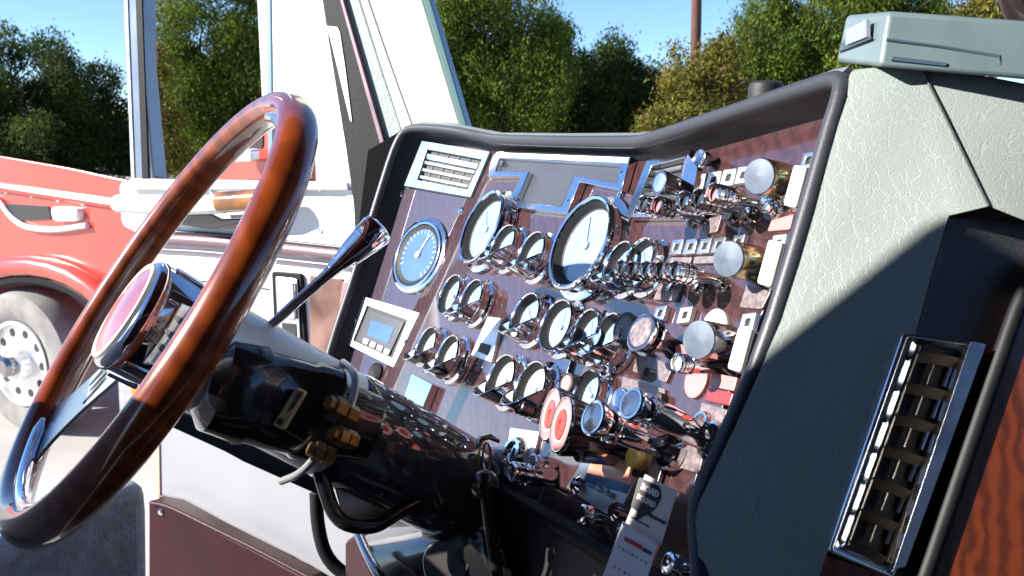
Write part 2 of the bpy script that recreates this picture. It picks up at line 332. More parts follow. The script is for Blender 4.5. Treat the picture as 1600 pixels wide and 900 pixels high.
# ---------------------------------------------------------------- red trucks
def red_truck(o,n,ox,label,kind_hi=True):
    pass
RP=PL(C(50,560,6.4),V((-.45,-.89,0)))
def rh(pts): return [RP.hit(*p) for p in pts]
o0=RP.hit(50,560); o0.z=0
rt=thing('red_truck',o0,'red truck with long hood and round wheel arch parked left of the open door','truck')
arc=[(50+150*math.cos(a),585-150*math.sin(a)) for a in np.linspace(PI*.98,PI*.05,14)]
body=[(-330,250),(-150,236),(0,243),(110,262),(215,285),(330,305),(440,330),(470,400),(465,560),(400,600),(250,600)]+arc[::-1]+[(-330,600)]
mk('hood',extr(rpoly(rh(body),.06,3),-RP.n*1.1+V((0,0,-.28))),RPAINT,rt,bev=.04)
ar2=[RP.hit(x,y)+RP.n*.05 for x,y in [(50+172*math.cos(a),585-172*math.sin(a)) for a in np.linspace(PI,0.02,18)]]
mk('fender_flare',tube(ar2,.075,10),RPAINT,rt)
arb=[RP.hit(x,y)+RP.n*.03 for x,y in [(50+152*math.cos(a),585-152*math.sin(a)) for a in np.linspace(PI*.98,.05,18)]]
mk('arch_liner',tube(arb,.05,8),RUB,rt)
dr=RP.hit(100,290)-RP.hit(0,262)
mk('hood_crease',tube([RP.hit(-330,300)+RP.n*.0,RP.hit(0,292),RP.hit(200,322),RP.hit(440,360)],.035,8),RPAINT,rt)
mk('side_vent',extr([p+RP.n*.012 for p in rpoly(rh([(10,318),(78,322),(82,342),(30,345)]),.03)],-RP.n*.04),MBK,rt)
mk('vent_surround',tube([p+RP.n*.02 for p in smoothpath(rh([(-30,306),(0,308),(22,340),(45,356),(90,360),(140,352)]),2)],.02,10),PWH,rt)
for k in range(7): mk('rivet',lathe([(.014,0),(.01,.008),(0,.01)],10),CHB,rt,frm(RP.hit(-110+40*k,283+6.0*k)+RP.n*.0,RP.n,V((0,0,1))))
mk('side_lamp',extr([p+RP.n*.05 for p in rpoly(rh([(88,322),(132,325),(130,345),(92,345)]),.05)],-RP.n*.06),PWH,rt,bev=.01)
whm=frm(RP.hit(42,565)+RP.n*.06,RP.n,V((.89,-.45,0)))
tw=mk('wheel',lathe([(.30,-.30),(.50,-.30),(.535,-.2),(.535,-.08),(.50,-.01),(.42,.015),(.33,.0),(.30,-.03)],64,closed=True),TYRE,rt,whm)
mk('rim',lathe([(.305,-.02),(.31,.01),(.285,.012),(.27,-.03),(.18,-.05),(.12,-.02),(.11,.06),(.0,.07)],64),ALU,tw,whm)
for k in range(10):
    a=2*PI*k/10; mk('lug_hole',lathe([(0,.0),(.030,.0),(.030,-.05),(0,-.05)],16,whm@M4.Translation((.225*math.cos(a),.225*math.sin(a),-.018))),INK,tw)
mk('hub_cap',lathe([(.075,.0),(.075,.10),(.05,.13),(0,.13)],24),CHD,tw,whm)
mk('marker_lamp',extr([p+RP.n*.09 for p in rpoly(rh([(178,478),(200,476),(202,500),(182,504)]),.02)],-RP.n*.1),ORG,rt,bev=.006)
mk('chrome_step',extr([p+RP.n*.25 for p in rpoly(rh([(230,520),(420,520),(420,640),(235,640)]),.04)],-RP.n*.3),CHB,rt,bev=.02)
mk('step_lamp',extr([p+RP.n*.27 for p in rpoly(rh([(255,560),(285,560),(285,600),(258,600)]),.02)],-RP.n*.1),ORG,rt,bev=.006)
# second red truck further off
R2=PL(V(((400-800)/F*13,13,0)),V((-.6,-.8,0)))
o2=R2.hit(400,400); o2.z=0
r2=thing('red_truck',o2,'small distant red truck cab seen through the top of the steering wheel','truck')
mk('cab',extr(rpoly([R2.hit(*p) for p in[(330,268),(348,225),(362,195),(425,192),(430,340),(330,340)]],.1),-R2.n*.8),RPAINT,r2,bev=.04)
mk('window',extr([p+R2.n*.02 for p in rpoly([R2.hit(*p) for p in[(362,228),(372,206),(412,205),(412,232)]],.06)],-R2.n*.05),GLB,r2)
mk('mirror',extr([p+R2.n*.3 for p in rpoly([R2.hit(*p) for p in[(388,234),(420,232),(420,252),(390,253)]],.05)],-R2.n*.15),CHB,r2,bev=.02)
for px in(350,415):
    cw=R2.hit(px,345); cw.z=.5; mk('wheel',lathe([(0,-.25),(.5,-.25),(.5,0),(.3,.02),(.28,-.03),(0,-.03)],32),TYRE,r2,frm(cw+R2.n*.02,R2.n,V((0,0,1))))
# ---------------------------------------------------------------- dashboard planes (left wing, middle, right wing)
MID=PL(C(905,375,1.09),cv(-.82,.37,.435))
LA,LB=MID.hit(765,235),MID.hit(610,560); LFT=P3(LA,LB,C(560,480,1.58))
RA,RB=MID.hit(992,240),MID.hit(875,650); RGT=P3(RA,RB,C(1290,190,.75))
MID.u=(MID.hit(960,430)-MID.hit(860,405)).normalized(); MID.v=(RA-RB).normalized(); MID.u=MID.v.cross(MID.n)
LFT.v=(LA-LB).normalized(); LFT.u=LFT.v.cross(LFT.n); RGT.v=(RA-RB).normalized(); RGT.u=RGT.v.cross(RGT.n)
if MID.u.x<0: MID.u=-MID.u
if LFT.u.x<0: LFT.u=-LFT.u
if RGT.u.x<0: RGT.u=-RGT.u
D=thing('dashboard',MID.hit(900,700),'wide wooden truck dashboard crowded with chrome gauges, knobs and switches inside a black padded rim','dashboard')
def line_x(a,b,c,d):  # image crossing of two lines
    x1,y1=a;x2,y2=b;x3,y3=c;x4,y4=d; den=(x1-x2)*(y3-y4)-(y1-y2)*(x3-x4)
    return (((x1*y2-y1*x2)*(x3-x4)-(x1-x2)*(x3*y4-y3*x4))/den,((x1*y2-y1*x2)*(y3-y4)-(y1-y2)*(x3*y4-y3*x4))/den)
th=.006
lp_u=[(548,560),(590,425),(630,300),(655,216),(765,228)]
# wood sheets: each of the three is its own panel
lw=[LFT.hit(540,575),LFT.hit(590,425),LFT.hit(632,296),LFT.hit(650,222),LA+LFT.v*.004,LB-LFT.v*.08]
mk('wood_panel',extr(lw,-LFT.n*th),WOODL,D,bev=.001)
cx_,cy_=line_x((992,240),(875,650),(752,746),(905,833)); e2=MID.hit(cx_,cy_)
mw=[LA+MID.v*.004,RA,e2,MID.hit(752,748),MID.hit(705,706),MID.hit(620,640),LB-LFT.v*.08]
mk('wood_panel',extr(mw,-MID.n*th),WOODP,D,bev=.001)
rw=[RA,RGT.hit(1296,180),RGT.hit(1195,480),RGT.hit(1100,705),RGT.hit(1075,790),RGT.hit(1085,960),RGT.hit(1060,938),RGT.hit(1020,906),RGT.hit(960,866),e2]
mk('wood_panel',extr(rw,-RGT.n*th),WOODP,D,bev=.001)
# rim: padded roll raised above the wood with an inner wall
hR=.040
rim=[(LFT,506,590),(LFT,516,545),(LFT,558,420),(LFT,604,268),(LFT,619,225),(LFT,632,204),(LFT,650,199),(LFT,700,202),(LFT,752,213),(MID,775,218),(MID,880,221),(MID,985,222),(RGT,1010,220),(RGT,1150,174),(RGT,1290,128),(RGT,1312,124),(RGT,1318,137),(RGT,1295,210),(RGT,1250,370),(RGT,1196,545),(RGT,1150,650),(RGT,1100,762),(RGT,1088,800),(RGT,1092,850),(RGT,1098,960)]
base=[(LFT,530,610),(LFT,546,566),(LFT,592,420),(LFT,634,292),(LFT,645,255),(LFT,652,232),(LFT,662,220),(LFT,700,224),(LFT,752,233),(MID,778,236),(MID,880,239),(MID,985,243),(RGT,1010,242),(RGT,1150,212),(RGT,1282,188),(RGT,1300,186),(RGT,1304,195),(RGT,1290,240),(RGT,1250,370),(RGT,1200,500),(RGT,1150,610),(RGT,1100,715),(RGT,1090,750),(RGT,1092,800),(RGT,1096,900)]
rp=[p.hit(x,y,hR-.009) for p,x,y in rim]; bp=[p.hit(x,y,-.001) for p,x,y in base]
rrp=smoothpath(rp,1)
mk('padded_rim',tube(rrp,.0075,14),PAD,D)
n=len(rp); mk('rim_wall',(rp+bp,[(i,i+1,n+i+1,n+i) for i in range(n-1)]),BLK,D)
# dash top and back shell behind the rim
fwdv=(cv(.75,-.28,-.60)).normalized()
sk=[p+V((0,0,.004)) for p in rp[4:16]]; ska=[p+fwdv*.012+V((0,0,.011)) for p in sk]; skb=[p+fwdv*.05+V((0,0,.012)) for p in sk]; sk2=[p+fwdv*.34+V((0,0,-.05)) for p in sk]; m_=len(sk)
mk('dash_top',(sk+ska+skb+sk2,[(j*m_+i,j*m_+i+1,(j+1)*m_+i+1,(j+1)*m_+i) for j in range(3) for i in range(m_-1)]),PADT,D,ang=70)
sk=rp[:6]; sk2=[p+fwdv*.3 for p in sk]; m_=len(sk)
mk('dash_end',(sk+sk2,[(i,i+1,m_+i+1,m_+i) for i in range(m_-1)]),PAD,D)
# ---- parts helpers
def lab(o,l):
    if l: o['label']=l
    return o
def plate(name,pl,pts,h0,h1,mt,par=None,r=.002,bev=.0006,label=None):
    top=[pl.hit(x,y,h1) for x,y in pts]
    return lab(mk(name,extr(rpoly(top,r) if r else top,-pl.n*(h1-h0)),mt,par or D,bev=bev),label)
def fplate(name,pl,out,inn,h0,h1,mt,par=None,bev=.0008,label=None,r=0):
    o=[pl.hit(x,y,h1) for x,y in out]; i=[pl.hit(x,y,h1) for x,y in inn]
    if r: o=rpoly(o,r); i=rpoly(i,r*.5)
    return lab(mk(name,frameg(o,i,-pl.n*(h1-h0)),mt,par or D,bev=bev),label)
def screw(pl,x,y,r=.0055,h=.004):
    m=pl.fr(x,y,h=h); s=mk('screw',lathe([(r,0),(r,h*.5),(r*.8,h*.9),(r*.45,h),(0,h)],20),CH,D,m)
    sl_=mk('screw_slot',box(0,0,h+.0001,r*1.1,r*.22,.0006),INK,s,m@M4.Rotation(x*.7,4,'Z'))
def textm(s,size,mt,par,Wm,name='lettering',ext=.00015,align='CENTER',bold=0):
    c=bpy.data.curves.new(name,'FONT'); c.body=s; c.size=size; c.extrude=ext; c.align_x=align; c.align_y='CENTER'; c.offset=bold; c.resolution_u=2
    t=bpy.data.objects.new(name,c); COL.objects.link(t); bpy.context.view_layer.update()
    dg=bpy.context.evaluated_depsgraph_get(); me=bpy.data.meshes.new_from_object(t.evaluated_get(dg)); bpy.data.objects.remove(t)
    me.materials.clear(); me.materials.append(mt); o=bpy.data.objects.new(name,me); COL.objects.link(o); place(o,par,Wm); return o
cache={}
TICK=mat('tick_grey',(.42,.50,.62),.4)
def gauge(pl,x,y,r=.033,h=.020,dial=DIALP,visor=True,label=None,seed=0,ticks=True):
    """x,y: where the centre of the front ring stands; h its height above the wood"""
    m=pl.fr(x,y,h=h); key=(round(r,4),round(h,4))
    if key not in cache:
        o_=mk('gauge',lathe([(r*1.10,0),(r*1.12,.003),(r*1.10,.0055),(r*1.02,.0065),(r*.95,.008),(r*.93,h*.62),(r*.97,h*.72),(r*1.0,h*.84),(r*.985,h*.95),(r*.95,h),(r*.90,h-.0008),(r*.88,h-.003),(r*.865,h*.62),(r*.85,h*.30),(r*.80,h*.28),(r*.80,0)],64,closed=True),CH,D,m)
        cache[key]=o_.data; b=o_
    else: b=mk('gauge',None,CH,D,m,mesh=cache[key])
    lab(b,label)
    hd=h*.5
    mk('dial',lathe([(r*.85,hd-.002),(r*.85,hd),(0,hd)],48),dial,b,m)
    kg=('g',round(r,4),round(h,4))
    if kg not in cache: q_=mk('dial_well',lathe([(r*.875,h*.86),(r*.80,hd+.0004),(r*.74,hd+.0006)],48)if 0 else (lambda g:(g[0],[f for f in g[1] if len(f)==4]))(lathe([(r*.872,h*.88),(r*.79,hd+.0012),(r*.76,hd+.0006)],48)),MBK,b,m); cache[kg]=q_.data
    elif r<.05 or 1: mk('dial_well',None,MBK,b,m,mesh=cache[kg])
    rd=random.Random(seed); dk=TICK
    tk=[]
    for k in range(21):
        a=PI*(1.22-1.44*k/20); l=.10 if k%5 else .17
        tk.append(box(r*.68,0,hd+.0003,r*l,r*.022,.0005,M4.Rotation(a,4,'Z')))
    mk('tick_marks',join(*tk),dk,b,m)
    a=PI*rd.uniform(.3,.9); mk('needle',join(box(r*.28,0,hd+.0016,r*.75,r*.035,.0006,M4.Rotation(a,4,'Z')),lathe([(r*.09,hd),(r*.09,hd+.003),(0,hd+.003)],16)),TICK if dial is not DIALB else WHT,b,m)
    if visor:
        kv=('v',)+key
        if kv not in cache:
            vs=[];fs=[];N=28;K=7; tk_=.0014
            for side in(0,1):
                for i in range(N+1):
                    t=-1+2*i/N; ang=-PI/2+t*R(86)
                    lip=h*.9+.024*(r/.033)*(1-abs(t)**2.6)
                    for k in range(K+1):
                        z=h*.9+(lip-h*.9)*k/K; rr_=r*(1.0-.10*(k/K)*math.cos(t*PI/2))-(tk_ if side else 0)
                        vs.append(V((rr_*math.cos(ang),rr_*math.sin(ang),z)))
            of=(N+1)*(K+1)
            for i in range(N):
                for k in range(K):
                    a0=i*(K+1)+k; fs+=[(a0,a0+1,a0+K+2,a0+K+1),(of+a0,of+a0+K+1,of+a0+K+2,of+a0+1)]
                fs.append((i*(K+1)+K,of+i*(K+1)+K,of+(i+1)*(K+1)+K,(i+1)*(K+1)+K))
            lipts=[]
            for i in range(N+1):
                t=-1+2*i/N; ang=-PI/2+t*R(86); z=h*.9+.024*(r/.033)*(1-abs(t)**2.6); rr_=r*(1.0-.10*math.cos(t*PI/2))-.0007
                lipts.append((rr_*math.cos(ang),rr_*math.sin(ang),z))
            v_=mk('visor',join((vs,fs),tube(lipts,.0012,8)),CH,b,m); cache[kv]=v_.data
        else: mk('visor',None,CH,b,m,mesh=cache[kv])
    return b
def knob(pl,x,y,h=.045,r=.0075,mt=CH,jewel=CHB,ribs=3,label=None,name='pull_knob',base=True):
    m=pl.fr(x,y,h=h); key=('k',h,r,ribs,mt.name)
    if key not in cache:
        p=[(r*.45,0),(r*.45,h*.35),(r*.6,h*.42),(r*.72,h*.6)]
        z=h*.62
        for i in range(ribs): 
            p+=[(r*.72,z),(r*.98,z+h*.02),(r*.98,z+h*.055),(r*.72,z+h*.075)]; z+=h*.09
        p+=[(r*.75,h*.9),(r,h*.93),(r,h*.98),(r*.92,h),(r*.78,h),(r*.7,h*.99),(0,h*.992)]
        if base: p=[(r*1.25,0),(r*1.25,.002),(r*.9,.005)]+p[1:]
        o=mk(name,lathe(p,28),mt,D,m); cache[key]=o.data
    else: o=mk(name,None,mt,D,m,mesh=cache[key])
    lab(o,label)
    j=('j',h,r,jewel.name)
    if j not in cache: q=mk('knob_cap',lathe([(r*.7,h*.99),(r*.66,h*1.004),(0,h*1.02)],6),jewel,o,m); cache[j]=q.data
    else: mk('knob_cap',None,jewel,o,m,mesh=cache[j])
    return o
def HB(pl,t,b,ratio=.46):
    pb=pl.hit(b[0],b[1],.0); z=(pb-CAM).dot(FW); px=math.hypot(t[0]-b[0],t[1]-b[1]); L=px*z/F/math.sqrt(1-ratio**2)
    for _ in range(3):
        zt=z-L*ratio*.98; tp=C(t[0],t[1],zt); L=(tp-pb).length
    return tp,pb
def dknob(tip,basep,r0,r1,mt=CH,cap=None,ribs=0,name='pull_knob',label=None):
    """knob between two real points, tip first"""
    ax=(tip-basep); L=ax.length; m=frm(basep,ax,V((0,0,1)) if abs(ax.normalized().z)<.9 else V((1,0,0)))
    p=[(r1,0),(r1,L*.3),(r1+(r0-r1)*.5,L*.55)]
    z=L*.72
    for i in range(ribs): p+=[(r0*.82,z-.001),(r0,z),(r0,z+.002),(r0*.82,z+.003)]; z+=.006
    p+=[(r0,L*.93),(r0,L*.985),(r0*.93,L),(r0*.8,L),(r0*.74,L*.985),(0,L*.985)]
    o=mk(name,lathe(p,36),mt,D,m); lab(o,label)
    if cap: mk('knob_cap',lathe([(r0*.76,L*.985),(r0*.74,L*1.0),(0,L*1.01)],28),cap,o,m)
    return o
# ---- air vent at the left
fplate('air_vent',LFT,[(659,220),(765,237),(735,308),(631,290)],[(667,233),(753,249),(730,296),(651,281)],0,.010,FRM,label='small chrome air vent with pale horizontal slats at the left end of the dashboard')
AV=[o for o in COL.objects if o.name=='air_vent'][0]
mk('vent_well',extr([LFT.hit(x,y,.0015) for x,y in[(667,233),(753,249),(730,296),(651,281)]],-LFT.n*.001),INK,AV)
for k in range(4):
    t=(k+.55)/4.3; a=(667+(651-667)*t,233+(281-233)*t); b=(753+(730-753)*t,249+(296-249)*t); w_=5.5 if k else 9
    mk('slat',extr([LFT.hit(a[0]+3,a[1]+1,.009),LFT.hit(b[0]-3,b[1]+1,.009),LFT.hit(b[0]-3-w_*.33,b[1]+w_,.006),LFT.hit(a[0]+3-w_*.33,a[1]+w_,.006)],-LFT.n*.0012),SATIN if k else CHB,AV)
for k in(1,2,3,4):
    f=k/5; mk('vane',tube([LFT.hit(667+86*f,235+16*f,.003),LFT.hit(651+79*f,281+15*f,.003)],.0009,6),CHB,AV)
# ---- T-shaped chrome frame with dark screen
Tout=[(771,235),(986,244),(971,297),(906,284),(886,333),(791,323),(814,275),(761,276)]
Tin=[(780,247),(969,258),(963,286),(897,274),(877,323),(807,314),(826,268),(774,268)]
T=fplate('instrument_screen',MID,Tout,Tin,0,.011,CH,bev=.001,label='chrome T-shaped bezel around a blank dark grey screen')
mk('screen',extr([MID.hit(x,y,.003) for x,y in Tin],-MID.n*.002),SCR,T)
for x,y in[(783,254),(808,311),(968,268),(885,313)]:
    m=MID.fr(x,y,h=.012); mk('standoff',lathe([(.004,0),(.004,.010),(.003,.012),(0,.012)],16),CH,T,m)
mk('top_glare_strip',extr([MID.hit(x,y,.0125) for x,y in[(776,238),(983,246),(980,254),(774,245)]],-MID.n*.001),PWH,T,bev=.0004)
for x,y in[(625,302),(718,328),(749,287)]: screw(LFT,x,y,.0065)
for x,y in[(967,303),(958,357)]: screw(MID,x,y,.0055)
# ---- big gauges
gauge(LFT,650,397,.060,.010,DIALB,False,'large flat gauge with deep blue dial at the left of the dashboard',3)
gauge(MID,749,353,.0585,.026,DIALP,False,'tall chrome speedometer with sky-glare coloured dial beside the T-shaped screen',5)
gauge(MID,903,377,.0600,.026,DIALP,False,'tallest chrome gauge with dial coloured as blue sky glare right of the T-shaped screen',9)
# ---- small gauges: (plane, x, y, visor, dial)
sg=[(MID,783,383,1,DIALP),(MID,827,396,1,DIALP),(MID,700,459,0,DIALP),(MID,733,468,1,DIALP),(MID,818,494,1,DIALP),(MID,866,507,0,DIALP),
    (MID,663,541,1,DIALW),(MID,696,556,1,DIALW),(MID,780,591,1,DIALW),(MID,826,604,1,DIALW),
    (RGT,911,520,1,DIALP),(RGT,945,528,1,DIALP),(RGT,963,414,1,DIALP),(RGT,994,410,0,DIALP)]
for i,(pl,x,y,vz,dl) in enumerate(sg):
    z=(pl.hit(x,y)-CAM).dot(FW)
    gauge(pl,x,y,.0325 if pl is MID else .029,.022,dl,bool(vz),None,i+20)
gauge(RGT,913,614,.026,.02,DIALP,False,'small round gauge half hidden behind the red valve knobs',77)
# ---- engine monitor with LCD
MO=fplate('monitor_unit',LFT,[(560,461),(662,491),(625,579),(532,533)],[(573,477),(637,500),(613,560),(551,532)],0,.008,SATIN,r=.008,label='white-framed monitor with small blue screen at the lower left of the dashboard')
mk('monitor_face',extr([LFT.hit(x,y,.004) for x,y in[(573,477),(637,500),(613,560),(551,532)]],-LFT.n*.003),MBK,MO)
mk('keypad',extr([LFT.hit(x,y,.0065) for x,y in[(577,484),(631,503),(608,554),(560,532)]],-LFT.n*.002),SCR,MO,bev=.0006)
mk('lcd',extr([LFT.hit(x,y,.0072) for x,y in[(580,500),(616,512),(606,537),(573,523)]],-LFT.n*.0006),DIALB,MO)
for k in range(4):
    x=569+k*11; y=528+k*5.4; mk('button',extr(rpoly([LFT.hit(a,b,.0085) for a,b in[(x,y),(x+7,y+3),(x+4,y+10),(x-3,y+7)]],.001),-LFT.n*.002),SATIN,MO)
for x,y in[(553,500),(634,534)]: m=LFT.fr(x,y,h=.010); mk('standoff',lathe([(.0045,0),(.0045,.010),(.003,.012),(0,.012)],16),CHD,MO,m)
m=LFT.fr(585,582,h=.004); mk('grommet',lathe([(.017,0),(.017,.004),(.012,.007),(0,.005)],32),RUB,D,m)
# ---- small plates on the middle wood
a_=plate('cover_plate',MID,[(762,494),(784,497),(767,566),(735,555)],0,.005,SATIN,label='white plate with a dark square hole between the small gauges')
plate('plate_hole',MID,[(751,535),(766,539),(761,555),(746,549)],.0045,.006,INK,a_,r=0,bev=0)
plate('cover_plate',MID,[(643,584),(675,600),(658,642),(628,630)],0,.012,CH,label='small chrome plate just above the steering column')
plate('cover_plate',MID,[(868,555),(892,562),(884,590),(862,583)],0,.004,CHD)
# ---- right air vent
V2=fplate('air_vent',RGT,[(1010,250),(1079,233),(1062,338),(976,340)],[(1018,259),(1070,246),(1052,330),(990,332)],0,.012,CH,label='chrome air vent behind the row of knobs at the top of the right wing')
mk('vent_well',extr([RGT.hit(x,y,.002) for x,y in[(1018,259),(1070,246),(1052,330),(990,332)]],-RGT.n*.001),INK,V2)
for k in range(4):
    t=(k+.6)/4.4; a=(1018-28*t,259+73*t); b=(1070-18*t,246+84*t)
    mk('slat',extr([RGT.hit(a[0]+2,a[1],.010),RGT.hit(b[0]-2,b[1],.010),RGT.hit(b[0]-4,b[1]+6,.007),RGT.hit(a[0],a[1]+6,.007)],-RGT.n*.0012),CHB,V2)
# ---- right wing: indicator windows, knobs
def window(x,y,s=1.0,mt=CHB,pl=RGT,w=10.5,h=13,label=None):
    q=[(x-w*s+4,y-h*s+1),(x+w*s+3,y-h*s-1.5),(x+w*s-4,y+h*s-1),(x-w*s-3,y+h*s+1.5)]; i=[(x+(a-x)*.42,y+(b-y)*.42) for a,b in q]
    o=fplate('indicator_window',pl,q,i,0,.006,mt,bev=.0008,label=label)
    mk('lens',extr([pl.hit(a,b,.003) for a,b in i],-pl.n*.0015),INK,o); return o
for x,y in[(1091,285),(1114,281),(1137,277),(1160,273)]: window(x,y,1.0,SATIN)
window(1262,250,1.0)
for x,y in[(1056,386),(1078,385),(1100,384),(1122,382),(1152,378)]: window(x,y,.9)
window(1215,380,1.05,SATIN); window(1030,489,.85); window(1069,492,.95,SATIN); window(1167,503,1.05,SATIN)
for i,(x,y) in enumerate([(1121,304),(1097,313),(1073,316),(1032,323),(1009,321)]): dknob(*HB(RGT,(x,y),(x+70,y+17)),.0095,.0045,CHD if i%2 else CH,PINK if i in(0,3) else CHB,4)
for i,(x,y) in enumerate([(1060,425),(1037,425),(1014,424),(993,424),(975,421)]): dknob(*HB(RGT,(x,y),(x+70,y+14)),.0092,.0045,CHD if i%2 else CH,CHB,4)
# lower toggles under each row
for x,y in[(1075,338),(1094,339),(1137,334),(1163,332),(1192,316)]: knob(RGT,x,y,.008,.0075,CHD,CHB,0)
for x,y in[(1045,444),(1085,446),(1122,442)]: knob(RGT,x,y,.007,.006,CHD,CHB,0)
# plaques
plate('name_plaque',RGT,[(1103,342),(1128,336),(1120,362),(1099,366)],0,.003,PLQ)
plate('name_plaque',RGT,[(1205,344),(1240,334),(1234,358),(1199,361)],0,.003,PINK)
plate('name_plaque',RGT,[(1030,445),(1066,438),(1056,470),(1020,468)],0,.003,PLQ,label='engraved plaque under the second row of knobs')
plate('name_plaque',RGT,[(1044,402),(1081,401),(1077,412),(1041,413)],0,.003,PLQ)
plate('name_plaque',RGT,[(1085,401),(1120,399),(1118,411),(1082,412)],0,.003,PLQ)
plate('name_plaque',RGT,[(1166,445),(1204,455),(1190,483),(1155,480)],0,.003,PLQ)
plate('name_plaque',RGT,[(996,548),(1052,572),(1040,598),(1024,592),(1026,580),(1008,573),(1003,585),(988,580)],0,.003,PLQ,r=.001,label='notched bridge-shaped engraved plaque under the disc-faced knob')
pq=plate('name_plaque',RGT,[(973,588),(1039,608),(1034,642),(968,622)],0,.003,PLQ,label='lettered plaque with a little black button')
kb=RGT.fr(1027,622,h=.008); mk('button',lathe([(.006,0),(.006,.008),(.004,.009),(0,.009)],20),MBK,pq,kb)
o=plate('name_plaque',RGT,[(1087+17*math.cos(a)-6*math.sin(a),592+30*math.sin(a)) for a in np.linspace(0,2*PI,24,endpoint=False)],0,.003,PINK,r=0,label='oval pinkish plaque below the tilted knob')
plate('name_plaque',RGT,[(1113,582),(1152,590),(1146,611),(1108,603)],0,.004,PINK,r=.001)
plate('name_plaque',RGT,[(1106,605),(1146,614),(1139,634),(1101,625)],0,.004,REDK,r=.001,label='red strip at the right edge of the dashboard')
plate('name_plaque',RGT,[(1096,628),(1136,640),(1126,672),(1090,660)],0,.004,PLQ,r=.001)
# palm knobs: thick discs with flat oval faces
PFACE=mat('grey_blue_face',(.13,.16,.21),.3,.3,coat=.3,vary=.35,vs=60)
def palm(x,y,dx,r,mt,face=PFACE,label=None,hh=.05):
    tip,bb=HB(RGT,(x,y),(x+dx,y+7),.68); ax=tip-bb; L=ax.length
    m=frm(bb,ax,V((0,0,1)))
    o=mk('palm_knob',lathe([(r*.95,0),(r,L*.1),(r,L*.95),(r*.96,L),(0,L)],48),mt,D,m); lab(o,label)
    mk('knob_face',lathe([(r*.97,L+.0002),(r*.94,L+.0025),(0,L+.003)],48),face,o,m)
    mk('stem',tube([bb,RGT.hit(x+dx+8,y+8,-.002)],.006,12),CHD,o); return o
palm(1188,276,38,.0155,OLIVE,label='palm knob with pale flat face, topmost of the three at the right edge')
palm(1140,405,42,.0155,OLIVE,label='palm knob with pale flat face, middle one of the three')
palm(1094,531,45,.0165,CHD,label='palm knob with dull grey face, lowest of the three')
plate('backing_disc',RGT,[(1115+20*math.cos(a)-5*math.sin(a),515+33*math.sin(a)) for a in np.linspace(0,2*PI,28,endpoint=False)],0,.004,PWH,r=0,label='bright white disc behind the lowest palm knob')
# rocker wedges at the right edge
for x,y,s in[(1238,290,1.0),(1198,410,1.1),(1151,545,1.05)]:
    q=[(x+2*s,y-33*s),(x+21*s,y-30*s),(x+4*s,y+34*s),(x-15*s,y+29*s)]
    o=mk('rocker_switch',extr(rpoly([RGT.hit(a,b,.024) for a,b in q],.003),-RGT.n*.024),PWH,D,bev=.0015)
    mk('rocker_side',extr([RGT.hit(a,b,.021) for a,b in[(x+19*s,y-28*s),(x+27*s,y-24*s),(x+10*s,y+36*s),(x+4*s,y+32*s)]],-RGT.n*.02),MBK,o)
for x,y in[(1200,300),(1196,322),(1228,310)]: knob(RGT,x,y,.014,.006,CH,CHB,1)
# hexagon knob + flat faced mic knob at the vent
m0=RGT.hit(1073,258,.038); b0=RGT.hit(1112,272,.004)
dknob(*HB(RGT,(1030,285),(1090,303)),.0125,.0075,CHD,CHB,0,label='cone-shaped knob with a tilted flat end in front of the right air vent')
q=mk('vent_lever',extr(rpoly([RGT.hit(a,b,.03) for a,b in[(1074,240),(1090,262),(1082,305),(1062,292),(1070,262)]],.003),-RGT.n*.006),CH,D,bev=.001)
dknob(*HB(RGT,(1092,246),(1116,254)),.009,.006,CHD,None,1,label='brown-tinted round knob on the rim of the right air vent')
# disc-faced knob, black knob, tilted knob
dknob(*HB(RGT,(1001,519),(1056,548)),.0185,.010,CHD,PLQ,1,label='large chrome pull knob with a pale disc face')
dknob(*HB(RGT,(974,514),(1000,522)),.0175,.014,MBK,SCR,0,label='round black knob tucked behind the gauges')
dknob(*HB(RGT,(1062,568),(1122,575)),.0085,.006,CH,PWH,3,label='ribbed chrome lever knob pointing left below the lowest palm knob')
dknob(*HB(RGT,(1064,552),(1080,548)),.008,.006,PINK,PINK,0)
# long chrome knobs
dknob(*HB(RGT,(925,652),(1043,697)),.0155,.0125,CH,CHD,2,label='long fat chrome pull knob pointing out beside the red valve knobs')
dknob(*HB(RGT,(985,630),(1100,680)),.0135,.0105,CH,CHD,2,label='long chrome pull knob above the other long one')
dknob(*HB(RGT,(966,622),(1000,640)),.011,.008,CH,CHB,1)
for x,y,r in[(1045,703,.017),(1095,660,.010),(1114,676,.010),(1112,700,.008)]:
    m=RGT.fr(x,y,h=.01); mk('collar_ring',lathe([(r,0),(r,.010),(r*.9,.012),(r*.7,.012),(r*.62,.004),(r*.62,0)],40,closed=True),CH,D,m)
dknob(*HB(MID,(884,599),(908,606)),.012,.012,MBK,PINK,0,label='short dark tube knob above the red valve knobs')
